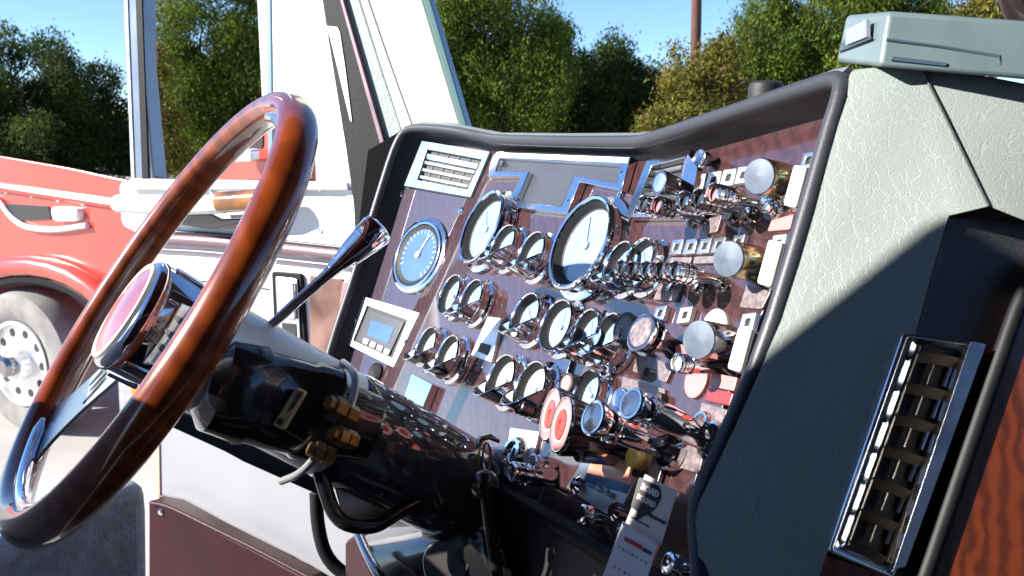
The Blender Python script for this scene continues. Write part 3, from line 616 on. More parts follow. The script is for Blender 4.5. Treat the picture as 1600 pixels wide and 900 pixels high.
# red park brake valves
def valve(x,y,hh,label):
    nv=(RGT.n*1.0-RT*.42-UP*.02).normalized(); m=frm(RGT.hit(x,y,hh)-nv*hh,nv,RGT.u); r=.0275
    sc=[]; N=96
    def ringz(z,k,am): return [V(((r*k+am*math.cos(8*2*PI*i/N))*math.cos(2*PI*i/N),(r*k+am*math.cos(8*2*PI*i/N))*math.sin(2*PI*i/N),z)) for i in range(N)]
    rows=[ringz(0,.45,0),ringz(hh-.026,.5,0),ringz(hh-.022,.86,.001),ringz(hh-.006,.95,.0016),ringz(hh-.002,.97,.0012),ringz(hh-.001,.93,.001)]
    vs=[p for rw_ in rows for p in rw_]; fs=[(a*N+i,a*N+(i+1)%N,(a+1)*N+(i+1)%N,(a+1)*N+i) for a in range(len(rows)-1) for i in range(N)]; fs.append(tuple(5*N+i for i in range(N)))
    o=mk('brake_valve',(vs,fs),GLB,D,m); lab(o,label)
    mk('valve_face',lathe([(r*.92,hh-.0012),(r*.90,hh+.0006),(0,hh+.0006)],48),PINK,o,m)
    mk('face_ring',ring(r*.62,r*.56,hh+.0004,hh+.0016,.0002),PWH,o,m); mk('face_rim',ring(r*.96,r*.88,hh-.001,hh+.0018,.0003),CH,o,m)
    mk('valve_centre',lathe([(r*.54,hh+.0004),(r*.5,hh+.002),(r*.2,hh+.002),(r*.16,hh+.0008),(0,hh+.0008)],40),REDK,o,m)
valve(861,648,.052,'red-faced brake valve knob, the left and rear of the pair'); valve(878,664,.066,'red-faced brake valve knob, the right and nearer of the pair')
dknob(*HB(MID,(905,700),(985,712)),.013,.012,CHD,CH,0,label='dark chrome tube lying below the valve knobs')
m=RGT.fr(975,706,h=.022); mk('yellow_collar',lathe([(.009,0),(.011,.002),(.011,.012),(.009,.014)],32),mat('yellow_ring',(.62,.42,.10),.4),D,m)
# ignition lock plate
kp=plate('ignition_plate',MID,[(797,668),(842,674),(832,716),(800,748),(786,742)],0,.004,SATIN,label='silver ignition lock plate')
m=MID.fr(797,706,h=.014); mk('lock_barrel',lathe([(.020,0),(.020,.008),(.017,.014),(.013,.014),(.011,.010),(.0,.010)],36),CH,kp,m)
mk('key_slot',box(0,0,.0105,.003,.012,.001),INK,kp,m)
dknob(*HB(MID,(808,739),(868,748)),.011,.010,CH,CHB,4,label='ribbed chrome knob pointing left under the ignition lock')
dknob(*HB(MID,(832,722),(868,730)),.009,.009,CH,CHB,2)
dknob(*HB(MID,(826,640),(850,650)),.010,.008,CHD,CHB,4)
plate('name_plaque',MID,[(812,752),(852,756),(840,790),(806,775)],0,.003,CHD)
# small chrome thumb knobs
def thumb(x,y,hh=.022,r=.0095,label=None):
    m=RGT.fr(x,y,h=hh); N=12
    o=mk('thumb_knob',lathe([(r*.55,0),(r*.5,hh*.35),(r*.75,hh*.5),(r,hh*.62),(r*.9,hh*.75),(r*.6,hh*.8),(r*.95,hh*.88),(r*.9,hh),(r*.5,hh*1.05),(0,hh*1.02)],N),CH,D,m); lab(o,label)
thumb(908,802,label='faceted chrome thumb knob on the lower wood, left of the cards'); thumb(1043,880,label='faceted chrome thumb knob at the bottom, right of the cards')
# picture plaque
PP=plate('picture_plaque',RGT,[(921,703),(1003,727),(962,812),(884,762)],0,.004,CHB,r=.003,label='glossy plaque with an orange sunset picture, blue below')
plate('sunset_picture',RGT,[(928,710),(997,730),(985,757),(917,738)],.0038,.0048,mat('sunset',(.85,.42,.26),.25,coat=.6,col2=(.8,.12,.08),vs=35),PP,r=0,bev=0)
plate('blue_picture',RGT,[(917,738),(985,757),(978,771),(911,752)],.0038,.0048,mat('water_blue',(.10,.28,.5),.2,coat=.6,col2=(.03,.08,.16),vs=50),PP,r=0,bev=0)
fm=RGT.fr(940,764,to=(970,779),h=.0045); fm.translation+=RGT.n*.0048
textm('Lot on Run',.012,INK,PP,fm)
for x,y in[(897,756),(957,797)]: m=RGT.fr(x,y,h=.01); mk('standoff',lathe([(.009,0),(.009,.008),(.006,.011),(0,.011)],20),CH,PP,m)
plate('name_plaque',RGT,[(1000,700),(1040,712),(1025,762),(985,742)],.002,.006,CHD)
plate('name_plaque',RGT,[(1062,690),(1100,705),(1092,740),(1052,728)],.0,.004,PLQ)
# lower black edge of the dash and dark lower cover
ed=[(MID if x<840 else RGT).hit(x,y,.004) for x,y in[(640,672),(705,710),(752,752),(830,796),(905,838),(960,871),(1020,910),(1070,945)]]
mk('lower_edge',tube(smoothpath(ed,1),.010,12),RUB,D)
n_=len(ed); dn=[p+cv(-.05,-.55,-.02) for p in ed]; mk('lower_cover',extr(ed[:],cv(0,0,0)) if False else (ed+dn,[(i,i+1,n_+i+1,n_+i) for i in range(n_-1)]),MBK,D)
# ---------------------------------------------------------------- cards hanging off the dashboard
cn=(RGT.n*.75-FW*.4).normalized(); CPn=PL(RGT.hit(1030,745,.03),cn)
def card(pts): return [CPn.hit(*p) for p in pts]
c1=[(1008,741),(1058,767),(1033,852),(976,820)]
k1=mk('business_card',extr(card(c1),-cn*.0006),PAPER); prop(k1,'small beige card printed ROAD SQUAD pinned to the lower wood beside the plaque','card')
def tf(pl,x,y,to,lift): m=pl.fr(x,y,to=to); m.translation+=pl.n*lift; return m
dirx=lambda x,y:(x+20,y+11)
fr1=tf(CPn,1017,781,dirx(1017,781),.0011); kw=(CPn.hit(*c1[1])-CPn.hit(*c1[0])).length
lg=[(999,745),(1031,760),(1034,778),(1022,798),(992,815),(997,799),(986,793)]
mk('shield_logo',extr(rpoly(card(lg),.0025),-cn*.0003),INK,k1,frm(V((0,0,0)),V((0,0,1)),V((1,0,0)))@M4.Translation(cn*.0006))
textm('ROAD',kw*.19,PAPER,k1,tf(CPn,1017,767,dirx(1017,767),.0013),bold=.0006); textm('SQUAD',kw*.165,PAPER,k1,tf(CPn,1011,783,dirx(1011,783),.0013),bold=.0005)
textm('(800) 624-7467',kw*.10,INK,k1,tf(CPn,1025,810,dirx(1025,810),.0009),bold=.0002); textm('AT YOUR SIDE IN A RUSH',kw*.05,INK,k1,tf(CPn,1001,816,dirx(1001,816),.0009),bold=.0001)
CP2=PL(CPn.o+cn*.004,cn)
c2=[(972,817),(1027,852),(1005,925),(940,905)]
k2=mk('calendar_leaf',extr([CP2.hit(*p) for p in c2],-cn*.0006),PAPER2); prop(k2,'pink-white calendar page reading OCTOBER 2016 hanging below the beige card','calendar')
d2=lambda x,y:(x+20,y+11)
textm('OCTOBER',kw*.125,REDM,k2,tf(CP2,990,849,d2(990,849),.0009),bold=.0003); textm('2016',kw*.125,INK,k2,tf(CP2,1012,862,d2(1012,862),.0009),bold=.0002)
for i,s in enumerate('SMTWTFS'): x=968+i*7; textm(s,kw*.08,INK,k2,tf(CP2,x,855+i*4.2,d2(x,855+i*4.2),.0009))
for rr_,row in enumerate(['2345678','9012345']):
    for i,s in enumerate(row):
        x=961+i*7.6-rr_*7; y=886+i*4.4+rr_*16; textm(s,kw*.10,REDM if i==0 else INK,k2,tf(CP2,x,y,d2(x,y),.0009))
mk('top_fold',tube([CP2.hit(973,817,.001),CP2.hit(1027,851,.001)],.0013,8),PAPER2,k2)
# ---------------------------------------------------------------- leather-covered side of the dashboard with vent and wood
r0=RGT.hit(1328,122,.032); r1=RGT.hit(1200,556,.032)
e_=(r1-r0).normalized(); nA=cv(-.42,.25,.87); nA=(nA-e_*nA.dot(e_)).normalized(); PA=PL(r0,nA)
SD=thing('dash_side_console',PA.hit(1250,890),'grey-green leather covered dashboard side with a chrome vent and wood trim','console')
A=lambda x,y:PA.hit(x,y)
rl=[A(1330,106),A(1318,160),A(1196,560),A(1150,664),A(1092,786),A(1086,812),A(1100,960)]
s0=A(1434,96); sm=A(1478,185); s1=A(1545,322); c0=A(1482,337); c1_=A(1452,440); c2_=A(1430,522); c3_=A(1291,865); c4_=A(1262,960)
# upper fold B
nB=cv(-.10,.62,.78); eB=(s1-s0).normalized(); nB=(nB-eB*nB.dot(eB)).normalized(); PB=PL(s0,nB)
B=lambda x,y:PB.hit(x,y)
bA=[rl[0],rl[1],rl[2],rl[3],rl[4],rl[5],rl[6],c4_,c3_,c2_,c1_,c0,s1,sm,s0]
import bmesh
def skin(name,faces,mt,par,bev,sub=0):
    vs=[];ix={};fs=[]
    for f in faces:
        row=[]
        for p in f:
            k=tuple(round(c,5) for c in p)
            if k not in ix: ix[k]=len(vs); vs.append(p)
            row.append(ix[k])
        fs.append(tuple(row))
    return mk(name,(vs,fs),mt,par,bev=bev,ang=80)
back=cv(.5,-.15,-.6)
t0=B(1720,150); t1=B(1720,352); t2=B(1600,344)
back_top=[p+cv(.25,-.02,-.5) for p in(rl[0],s0,t0)]
skin('leather_cover',[bA,[s0,sm,s1,t2,t1,t0],[rl[0],s0,back_top[1],back_top[0]],[s0,t0,back_top[2],back_top[1]]],LEA,SD,.006)
mk('seam',tube([s0+nA*.0006,sm+nA*.0009,s1+nA*.0006],.0010,8),LED,SD)
# inner return from leather to rim (thickness)
mk('cover_edge',(rl+[p-nA*.05+e_*0 for p in rl],[(i,i+1,len(rl)+i+1,len(rl)+i) for i in range(len(rl)-1)]),PAD,SD)
# recess C
nC=cv(.02,.06,1); eC=(c3_-c0).normalized(); nC=(nC-eC*nC.dot(eC)).normalized(); PC=PL(c0-nC*.004,nC)
Cc=lambda x,y,h=0:PC.hit(x,y,h)
q0=Cc(1482,337);q1=Cc(1452,440);q2=Cc(1430,522);q3=Cc(1291,865);q4=Cc(1262,960);q5=Cc(1425,960);q6=Cc(1560,545);q7=Cc(1605,440);q8=Cc(1720,330)
skin('recess_face',[[q0,q1,q2,q3,q4,q5,q6,q7,q8],[c0,q0,q8,t1,t2,s1],[c0,c1_,q1,q0],[c1_,c2_,q2,q1],[c2_,c3_,q3,q2],[c3_,c4_,q4,q3]],LED,SD,.003)
# wood door and dark rounded edge
rimw=[Cc(1640,400,.012),Cc(1600,452,.012),Cc(1565,550,.012),Cc(1500,740,.012),Cc(1425,960,.012)]
mk('trim_edge',tube(smoothpath(rimw,2),.0055,14),BLKR,SD)
wd=[Cc(1640,405,.014),Cc(1606,455,.014),Cc(1572,552,.014),Cc(1508,742,.014),Cc(1435,960,.014),Cc(1800,980,.014),Cc(1800,405,.014)]
mk('wood_trim',extr(wd,-nC*.012),WOODR,SD,bev=.001)
mk('brown_sill',extr([Cc(x,y,.006) for x,y in[(1292,868),(1400,905),(1385,960),(1262,960)]],-nC*.008),WOODR,SD)
# chrome vent
vo=[(1412,520),(1540,538),(1396,905),(1294,862)]; vi=[(1434,540),(1512,552),(1386,878),(1322,850)]
def ins(o,t,cx=None): 
    cx=sum(p[0] for p in o)/4; cy=sum(p[1] for p in o)/4; return [(x+(cx-x)*t,y+(cy-y)*t) for x,y in o]
VT=mk('side_vent',frameg(rpoly([Cc(x,y,.010) for x,y in vo],.003),rpoly([Cc(x,y,.010) for x,y in[(1419,527),(1530,543),(1393,896),(1303,857)]],.002),-nC*.010),CH,SD,bev=.0015)
VT['label']='tall chrome-framed air vent with brown vanes'
mk('inner_bezel',frameg([Cc(x,y,.005) for x,y in[(1419,527),(1530,543),(1393,896),(1303,857)]],[Cc(x,y,.001) for x,y in vi],-nC*.002),CHB,VT,bev=.0008)
mk('right_flange',extr(rpoly([Cc(x,y,.016) for x,y in[(1517,533),(1541,538),(1415,885),(1396,890)]],.001),-nC*.014),chromem('hazy_chrome',(.55,.58,.62),.12,.2),VT,bev=.001)
mk('vent_well',extr([Cc(x,y,.0004) for x,y in vi],-nC*.0003),INK,VT)
OLV=mat('brown_vane',(.10,.07,.04),.35,.3)
for k in range(7):
    t=.03+k*.158; a=(1434+(1322-1434)*t,540+310*t); b=(1512+(1386-1512)*t,552+326*t)
    md=((a[0]+b[0])/2,(a[1]+b[1])/2)
    arcp=[Cc(a[0]+2,a[1],.008),Cc(md[0],md[1]-3,.011),Cc(b[0]-2,b[1],.008)]
    top=smoothpath(arcp,2); bot=[p+(Cc(a[0]-5,a[1]+15)-Cc(a[0],a[1])) -nC*.004 for p in top[::-1]]
    mk('vane',extr(top+bot,-nC*.0012),OLV,VT)
for f,mt_ in((.38,OLV),(.74,CHB)):
    for k in range(6):
        t=.06+k*.158; x=1434+78*f-112*(t); y=540+12*f+312*t
        mk('guide_pin',tube([Cc(x,y+6,.004),Cc(x-11,y+36,.004)],.0014,8),mt_,VT)
for f in(0.02,.98):
    mk('side_rail',tube([Cc(1434+78*f,540+12*f,.006),Cc(1322+64*f,850+28*f,.006)],.0016,8),OLV,VT)
# ---------------------------------------------------------------- box on top
p1=C(1372,104,.66);p2=C(1690,132,.625);p0=C(1306,97,.78);up=C(1380,16,.66)-p1
bx=thing('radio_box',p1,'pale blue-green plastic box lying on top of the leather dashboard side','box')
bot=[p1,p2,p2+(p0-p1)*1.0,p0]
top_=[p+up+(sum(bot,V((0,0,0)))/4-p)*.06 for p in bot]
mk('housing',(bot+top_,[(0,1,2,3),(4,5,6,7)]+[(i,(i+1)%4,4+(i+1)%4,4+i) for i in range(4)]),BPL,bx,bev=.004)
fn=(p2-p1).cross(up).normalized(); fn=fn if fn.dot(-FW)>0 else -fn; PF=PL(p1+fn*.0,fn)
fs_=((p1-p0).cross(up)).normalized(); fs_=fs_ if fs_.dot(-FW)>0 else -fs_; PS=PL(p1,fs_)
mk('front_groove',tube([PF.hit(1385,62,-.0015),PF.hit(1470,73,-.0015),PF.hit(1561,88,-.0015),PF.hit(1562,102,-.0015)],.0012,6),BPD,bx)
mk('grille',extr([PF.hit(x,y,.0008) for x,y in[(1396,88),(1480,98),(1478,103),(1392,94)]],-fn*.003),BPD,bx)
mk('side_patch',extr([PS.hit(x,y,-.0005) for x,y in[(1327,47),(1360,31),(1360,58),(1327,71)]],-fs_*.003),BPT,bx)
mk('side_groove',tube([PS.hit(1310,80,-.001),PS.hit(1330,72,-.001),PS.hit(1361,59,-.001)],.001,6),BPD,bx)
m=PS.fr(1319,66,to=(1329,62)); m.translation+=fs_*.0; textm('WTE',.011,BPD,bx,m)
# brown post, black bollard knob behind
mk('foo',([(0,0,0),(1,0,0),(0,1,0)],[(0,1,2)]),BRN) and bpy.data.objects.remove(bpy.data.objects['foo'])
gp=[C(1545,-60,1.0),C(1560,-10,1.0),C(1572,20,1.0),C(1590,60,1.0),C(1640,110,1.0)]
gh=mk('grab_handle',tube(smoothpath([p+cv(.028,0,0) for p in gp],2),.026,18),BRN); prop(gh,'reddish brown curved grab handle at the top right corner','handle')
ab=C(1196,160,1.35); ant=mk('antenna_base',lathe([(.026,-.06),(.026,.02),(.024,.028),(.018,.032),(0,.033)],28),MBK,None,M4.Translation(ab)); prop(ant,'black round antenna stub sticking up behind the dashboard top','antenna')
# ---------------------------------------------------------------- steering wheel
wc=C(240.5,471,.8895); wn=cv(-.7145,.507,.4825).normalized(); WP=PL(wc,wn); RW=.235
wu=(WP.hit(95,640)-wc).normalized(); Wm=frm(wc,wn,wu)
SW=thing('steering_wheel',wc,'steering wheel with a glossy mahogany rim and a chrome hub','steering wheel')
def ellring(Rr,a,b,rot,n=160,k=24,ripple=0):
    vs=[];fs=[]
    for i in range(n):
        t=2*PI*i/n
        for q in range(k):
            p=2*PI*q/k; x=a*math.cos(p); z=b*math.sin(p); xr=x*math.cos(rot)-z*math.sin(rot); zr=x*math.sin(rot)+z*math.cos(rot)
            if ripple: zr+=ripple*max(0,-math.sin(p))*math.cos(36*t)
            vs.append(V(((Rr+xr)*math.cos(t),(Rr+xr)*math.sin(t),zr)))
    for i in range(n):
        for q in range(k): fs.append((i*k+q,i*k+(q+1)%k,((i+1)%n)*k+(q+1)%k,((i+1)%n)*k+q))
    return vs,fs
mk('rim',ellring(RW,.0155,.0195,R(20)),WOODW,SW,Wm)
def wang(x,y): p=Wm.inverted()@WP.hit(x,y); return math.atan2(p.y,p.x)
for (xa,ya),(xb,yb) in(((75,655),(62,815)),((425,185),(470,215))):
    a0,a1=wang(xa,ya),wang(xb,yb)
    if a1-a0>PI: a1-=2*PI
    if a0-a1>PI: a1+=2*PI
    mk('inner_strip',tube([Wm@V(((RW-.0165)*math.cos(a0+(a1-a0)*k/14),(RW-.0165)*math.sin(a0+(a1-a0)*k/14),.004)) for k in range(15)],[.003]+[.0065]*13+[.003],12),CH,SW)
hubm=frm(WP.hit(230,504)+wn*.004,wn,wu); H=hubm
hub=mk('hub',lathe([(.050,-.035),(.056,-.033),(.058,-.012),(.0585,.008),(.0575,.014),(.054,.018),(.049,.019),(.0,.019)],72),CH,SW,H)
for i in range(9):
    a=2*PI*i/9; mk('hub_flute',box(.0575,0,-.012,.006,.013,.030,H@M4.Rotation(a,4,'Z')),CHD,hub,bev=.002)
mk('horn_button',lathe([(.0465,.0185),(.0455,.0215),(.03,.0255),(.0,.027)],64),mat('rose_badge',(.34,.10,.13),.25,coat=.8,vary=.3,vs=40),hub,H)
mk('button_ring',ring(.051,.0455,.0185,.0225,.001),PWH,hub,H)
def spoke(ang,par):
    d=WP.hit(233,503)-wc; hx=H.translation; m=Wm.inverted(); c=m@hx
    e=V((math.cos(ang),math.sin(ang),0)); s=V((-e.y,e.x,0)); c.z=-.006
    rim=e*(RW-.012); rim.z=-.002
    a0=c+e*.04
    L=[a0+s*.033,a0.lerp(rim,.45)+s*.027,a0.lerp(rim,.85)+s*.034,rim+s*.050]
    Rr=[rim-s*.050,a0.lerp(rim,.85)-s*.034,a0.lerp(rim,.45)-s*.027,a0-s*.033]
    pl=[Wm@p for p in smoothpath(L,2)+smoothpath(Rr,2)]
    o=mk('spoke',extr(pl,-wn*.004),CHB,par,bev=.001)
    for k in(-1,0,1):
        q=a0.lerp(rim,.30+.04*abs(k))+s*(.014*k); w_=.045
        pts=[Wm@(q+e*w_*.5*math.cos(t)+s*.0028*math.sin(t)+V((0,0,.0012))) for t in np.linspace(0,2*PI,20,endpoint=False)]
        mk('spoke_slot',extr(pts,-wn*.0008),INK,o)
    return o
spoke(0,SW)
pr_=Wm.inverted()@WP.hit(345,560); spoke(math.atan2(pr_.y,pr_.x),SW)
# ---------------------------------------------------------------- steering column with switch housing and lever
ax=-wn; cc=H.translation
SC=thing('steering_column',cc+ax*.55,'chrome and black steering column behind the wheel','steering column')
ub=(UP-ax*UP.dot(ax)).normalized(); CM=frm(cc,ax,ub)     # x = up side, z = away along the column
mk('column_tube',lathe([(.028,.03),(.030,.035),(.030,.12),(.024,.125)],40),CHD,SC,CM)
def sect(z,a,b,xo=0,yo=0,n=36,pw=.75):
    out=[]
    for i in range(n):
        t=2*PI*i/n; c=math.cos(t);s=math.sin(t)
        out.append(V((xo+a*math.copysign(abs(c)**pw,c),yo+b*math.copysign(abs(s)**pw,s),z)))
    return out
def loft(rows):
    n=len(rows[0]); vs=[p for r in rows for p in r]; fs=[(a*n+i,a*n+(i+1)%n,(a+1)*n+(i+1)%n,(a+1)*n+i) for a in range(len(rows)-1) for i in range(n)]
    fs+=[tuple(range(n))[::-1],tuple((len(rows)-1)*n+i for i in range(n))]; return vs,fs
COLM=mat('column_satin',(.62,.70,.74),.3,.45,rv=.2,vs=14)
sh=mk('column_shroud',loft([sect(.06,.052,.052),sect(.065,.058,.058),sect(.26,.060,.058),sect(.45,.059,.058),sect(.52,.058,.058),sect(.54,.045,.045)]),COLM,SC,CM)
mk('shroud_band',loft([sect(.222,.0600,.0585),sect(.23,.0615,.0605),sect(.525,.0610,.0607),sect(.53,.058,.058)]),mat('smoked_shroud',(.05,.06,.075),.08,coat=1,vary=.5,vs=70),sh,CM)
# hand valve body clamped on the near side
side=(-FW-ax*(-FW).dot(ax)).normalized()
v0=C(335,600,.86); vax=(C(530,655,.925)-v0); VL=vax.length; vax.normalize(); VM=frm(v0,vax,UP)
mk('switch_housing',loft([sect(-.012,.030,.030),sect(.0,.046,.040),sect(.035,.050,.043),sect(.04,.047,.041),sect(.085,.047,.041),sect(.09,.050,.044),sect(.115,.050,.044),sect(.12,.040,.036),sect(.165,.036,.033),sect(.172,.028,.026)]),GLB,SC,VM)
SH=[o for o in COL.objects if o.name=='switch_housing'][0]; SH['label']='glossy black hand valve housing with a tan label strip clamped to the column'
# label strip
lbl=[]
PV=PL(C(455,640,.845),(-FW*.95+UP*.1+RT*-.05).normalized())
fr_=tf(PV,456,640,(476,606),0)
lb=mk('label_strip',extr(rpoly([PV.hit(x,y) for x,y in[(462,606),(476,613),(441,672),(426,664)]],.002),-PV.n*.012),mat('tan_label',(.45,.36,.19),.5,vary=.1,vs=60),SH,bev=.0006)
for k in range(3): mk('print_line',extr([PV.hit(x,y,.0004) for x,y in[(447+k*4,645-k*3),(467+k*3,611-k*0),(468+k*3,612),(448+k*4,646-k*3)]],-PV.n*.0005),INK,lb)
mk('strip_mark',extr([PV.hit(x,y,.0004) for x,y in[(436,652),(444,656),(438,666),(431,660)]],-PV.n*.0006),INK,lb)
for (x,y,w_,h_) in((505,600,34,30),(490,690,46,22),(350,655,20,12)):
    q=[C(x-w_,y-h_,.88),C(x+w_*.8,y-h_*.2,.90),C(x+w_*.6,y+h_,.90),C(x-w_*.8,y+h_*.4,.88)]; mk('valve_block',extr(rpoly(q,.006),FW*.05),GLB,SC,bev=.004)
# lever collar
cb=[C(392,512,.90),C(420,535,.90),C(385,590,.88),C(330,625,.87),C(308,600,.87),C(345,552,.88)]
mk('lever_bracket',extr(rpoly(cb,.008),FW*.05),GLB,SC,bev=.005)
lk0=C(398,531,.895); lk1=C(596,353,.925)
def lp_(t): return lk0.lerp(lk1,t)
rs_=[(0,.0055),(.12,.0055),(.13,.0048),(.55,.0060),(.60,.0066),(.601,.0074),(.66,.0088),(.661,.0095),(.74,.0120),(.741,.0127),(.86,.0158),(.861,.0163),(.955,.0180),(.985,.0165),(1.0,.0105),(1.006,.002)]
lm=frm(lk0,lk1-lk0,UP); LL=(lk1-lk0).length
LV=mk('lever_rod',lathe([(r,t*LL) for t,r in rs_[:5]],24),CHD,SC,lm)
mk('lever_handle',lathe([(r,t*LL) for t,r in rs_[4:]],48),CH,LV,lm)
# brass fittings and tubes
for a,b,r in((C(512,628,.84),C(556,652,.86),.0125),(C(518,676,.83),C(555,690,.85),.0115),(C(482,700,.83),C(522,716,.84),.0115)):
    mm=frm(a,b-a,UP); L=(b-a).length; r*=.82
    mk('brass_fitting',lathe([(r*.7,0),(r*.7,L*.2),(r,L*.22),(r,L*.55),(r*.7,L*.57),(r*.75,L*.6),(r*.95,L*.62),(r*.95,L*.95),(r*.6,L)],6),BRASS,SC,mm,ang=20)
TUB=mat('milky_tube',(.20,.21,.22),.3,coat=.3)
mk('air_tube',tube(smoothpath([C(545,640,.85),C(556,610,.87),C(554,580,.89),C(536,566,.95)],3),.0038,10),TUB,SC)
mk('air_tube',tube(smoothpath([C(495,712,.835),C(470,740,.84),C(440,752,.87)],3),.0038,10),TUB,SC)
# tray under the column: dark blue edge
tr=[C(255,632,1.0),C(345,668,1.0),C(362,692,1.0),C(395,690,1.01),C(500,745,1.04),C(512,770,1.05),C(500,775,1.05),C(380,722,1.01),C(350,705,1.0),C(250,660,1.0)]
mk('column_under_tray',extr(tr,FW*.03),mat('dark_blue_tray',(.03,.04,.06),.3,coat=.4),SC,bev=.002)
# ---------------------------------------------------------------- polished bracket under the column
br=thing('column_bracket',C(560,780,1.1),'shiny black bracket with a gold-tinted mirror face below the steering column','bracket')
mir=rpoly([C(515,738,0.950),C(600,745,0.970),C(640,770,0.990),C(612,800,0.970),C(570,815,0.960),C(535,808,0.950)],.02)
mk('mirror_face',extr(mir,FW*.015),mat('dented_bronze',(.70,.62,.48),.18,.75,bump=1.0,bs=22,vary=.5,vs=20,rv=.2),br,bev=.004)
mk('bracket_edge',tube(smoothpath([C(500,735,0.930),C(508,765,0.930),C(522,805,0.930),C(545,822,0.930),C(585,824,0.940),C(610,808,0.950),C(650,785,0.970),C(690,775,0.990)],2),.008,12),GLB,br)
# ---------------------------------------------------------------- lower cover / pedestal
pd=thing('lower_housing',C(750,880,1.0),'glossy black curved housing on the floor under the dashboard','housing')
def sheet(name,rows,mt,par):
    n=len(rows[0]); vs=[p for r in rows for p in r]; fs=[(a*n+i,a*n+i+1,(a+1)*n+i+1,(a+1)*n+i) for a in range(len(rows)-1) for i in range(n-1)]
    o=mk(name,(vs,fs),mt,par,ang=60); s=o.modifiers.new('s','SUBSURF'); s.levels=2; s.render_levels=2; return o
sheet('housing_shell',[[C(570,835,1.20),C(620,815,1.18),C(680,790,1.16),C(760,768,1.12),C(850,790,1.12)],
 [C(560,850,1.12),C(625,838,1.06),C(690,812,1.03),C(765,785,1.00),C(850,830,1.05)],
 [C(590,905,1.05),C(650,870,1.00),C(700,835,.97),C(770,805,.95),C(850,880,1.0)],
 [C(640,980,1.02),C(690,930,.98),C(735,880,.95),C(790,850,.93),C(860,960,.98)],
 [C(700,1100,1.0),C(760,1060,.98),C(790,1000,.95),C(830,960,.93),C(880,1100,.97)]],GLB,pd)
mk('housing_bead',tube(smoothpath([C(560,835,1.08),C(575,870,1.04),C(600,910,1.0),C(650,990,1.0)],2),.006,12),CHD,pd)
mk('red_side',extr([C(558,838,1.12),C(575,880,1.08),C(600,930,1.05),C(540,930,1.2),C(540,850,1.2)],FW*.02),MAR,pd)
mk('inner_pocket',extr(rpoly([C(655,860,.985),C(740,828,.965),C(742,870,.955),C(700,960,.96),C(670,930,.97)],.02),FW*.012),mat('pocket_grey',(.05,.045,.045),.18,coat=.8),pd,bev=.004)
mk('side_wall',extr([C(856,800,1.04),C(960,868,.97),C(1080,960,.95),C(860,1000,1.0)],FW*.02),MBK,pd,bev=.003)
mk('cover_edge',tube([C(785,783,1.02),C(812,800,1.01),C(854,822,1.0),C(856,960,.99)],.0016,8),CHB,pd)
fw=thing('firewall',C(800,1200,1.5),'black firewall panel closing the footwell behind the steering column','panel')
mk('firewall_panel',extr([C(560,640,1.65),C(560,1500,1.65),C(1500,1500,1.25),C(1300,700,1.25),C(800,640,1.45)],FW*.03),MBK,fw)
# ball-topped lever
bl=thing('ball_lever',C(800,960,.93),'thin black lever topped by a glossy black ball in front of the housing','lever')
mk('ball',xf(lathe([(.0155*math.sin(PI*i/16),-.0155*math.cos(PI*i/16)) for i in range(17)],32),M4.Translation(C(757,757,.93))),GLB,bl)
mk('lever_shaft',tube([C(757,768,.93),C(768,840,.93),C(785,960,.93)],[.0055,.0065,.007],14),GLB,bl)
# keys
ky=thing('key_ring',C(757,692,.97),'wire key ring hanging above the black ball of the lever','key ring')
kc=C(757,716,.955); mk('wire_ring',tube([kc+UP*.018*math.cos(t)+RT*.006*math.sin(t)+FW*.012*math.sin(t) for t in np.linspace(0,2*PI,32,endpoint=False)],.0012,8,closed=True),BRASS,ky)
mk('wire_ring',tube([kc+RT*.003+UP*.016*math.cos(t)+RT*.005*math.sin(t)-FW*.012*math.sin(t) for t in np.linspace(0,2*PI,32,endpoint=False)],.0011,8,closed=True),CHD,ky)
mk('key_bow',tube([C(746,700,.965),C(750,686,.968),C(765,682,.97),C(780,690,.975)],[.002,.0035,.0035,.002],10),CHD,ky)
# ---------------------------------------------------------------- open driver's door
h0=C(560,420,1.84); h1=C(205,420,2.22); dv=(h1-h0); dv.z=0; dvn=dv.normalized(); dn_=dvn.cross(V((0,0,1)))
if dn_.dot(-FW)<0: dn_=-dn_
DP=PL(h0,dn_+V((0,0,.04)))
dh=DP.hit
DR=thing('cab_door',dh(545,900),'open driver door with cream panel, mauve moulding and silver lower part','door')
def dplate(name,pts,h0_,h1_,mt,par=None,r=0,bev=.002,label=None):
    top=[dh(x,y,h1_) for x,y in pts]; return lab(mk(name,extr(rpoly(top,r) if r else top,-DP.n*(h1_-h0_)),mt,par or DR,bev=bev),label)
def dtube(name,pts,r,mt,par=None,h=0,it=2): return mk(name,tube(smoothpath([dh(x,y,h) for x,y in pts],it),r,12),mt,par or DR)
dplate('door_panel',[(186,284),(552,284),(590,560),(560,900),(500,1150),(240,1150),(240,640),(238,420),(232,372),(190,352)],-.04,0,CREAM,r=.02)
dplate('top_sill',[(200,279),(540,284),(545,298),(196,296)],0,.02,PWH,bev=.006)
dplate('silver_panel',[(244,560),(575,560),(575,905),(520,905),(470,876),(246,770)],0,.008,SILV,r=.01,bev=.004)
dplate('edge_trim',[(234,600),(247,600),(250,775),(238,775)],0,.012,mat('tan_edge',(.55,.33,.27),.5),bev=.002)
dtube('moulding',[(232,372),(330,377),(430,387),(585,404)],.0145,MAUVE,h=.006)
dtube('moulding_line',[(232,360),(330,365),(430,376),(585,392)],.004,BLK,h=.012)
dtube('moulding_line',[(232,389),(330,394),(430,405),(585,421)],.004,MAUVE,h=.010)
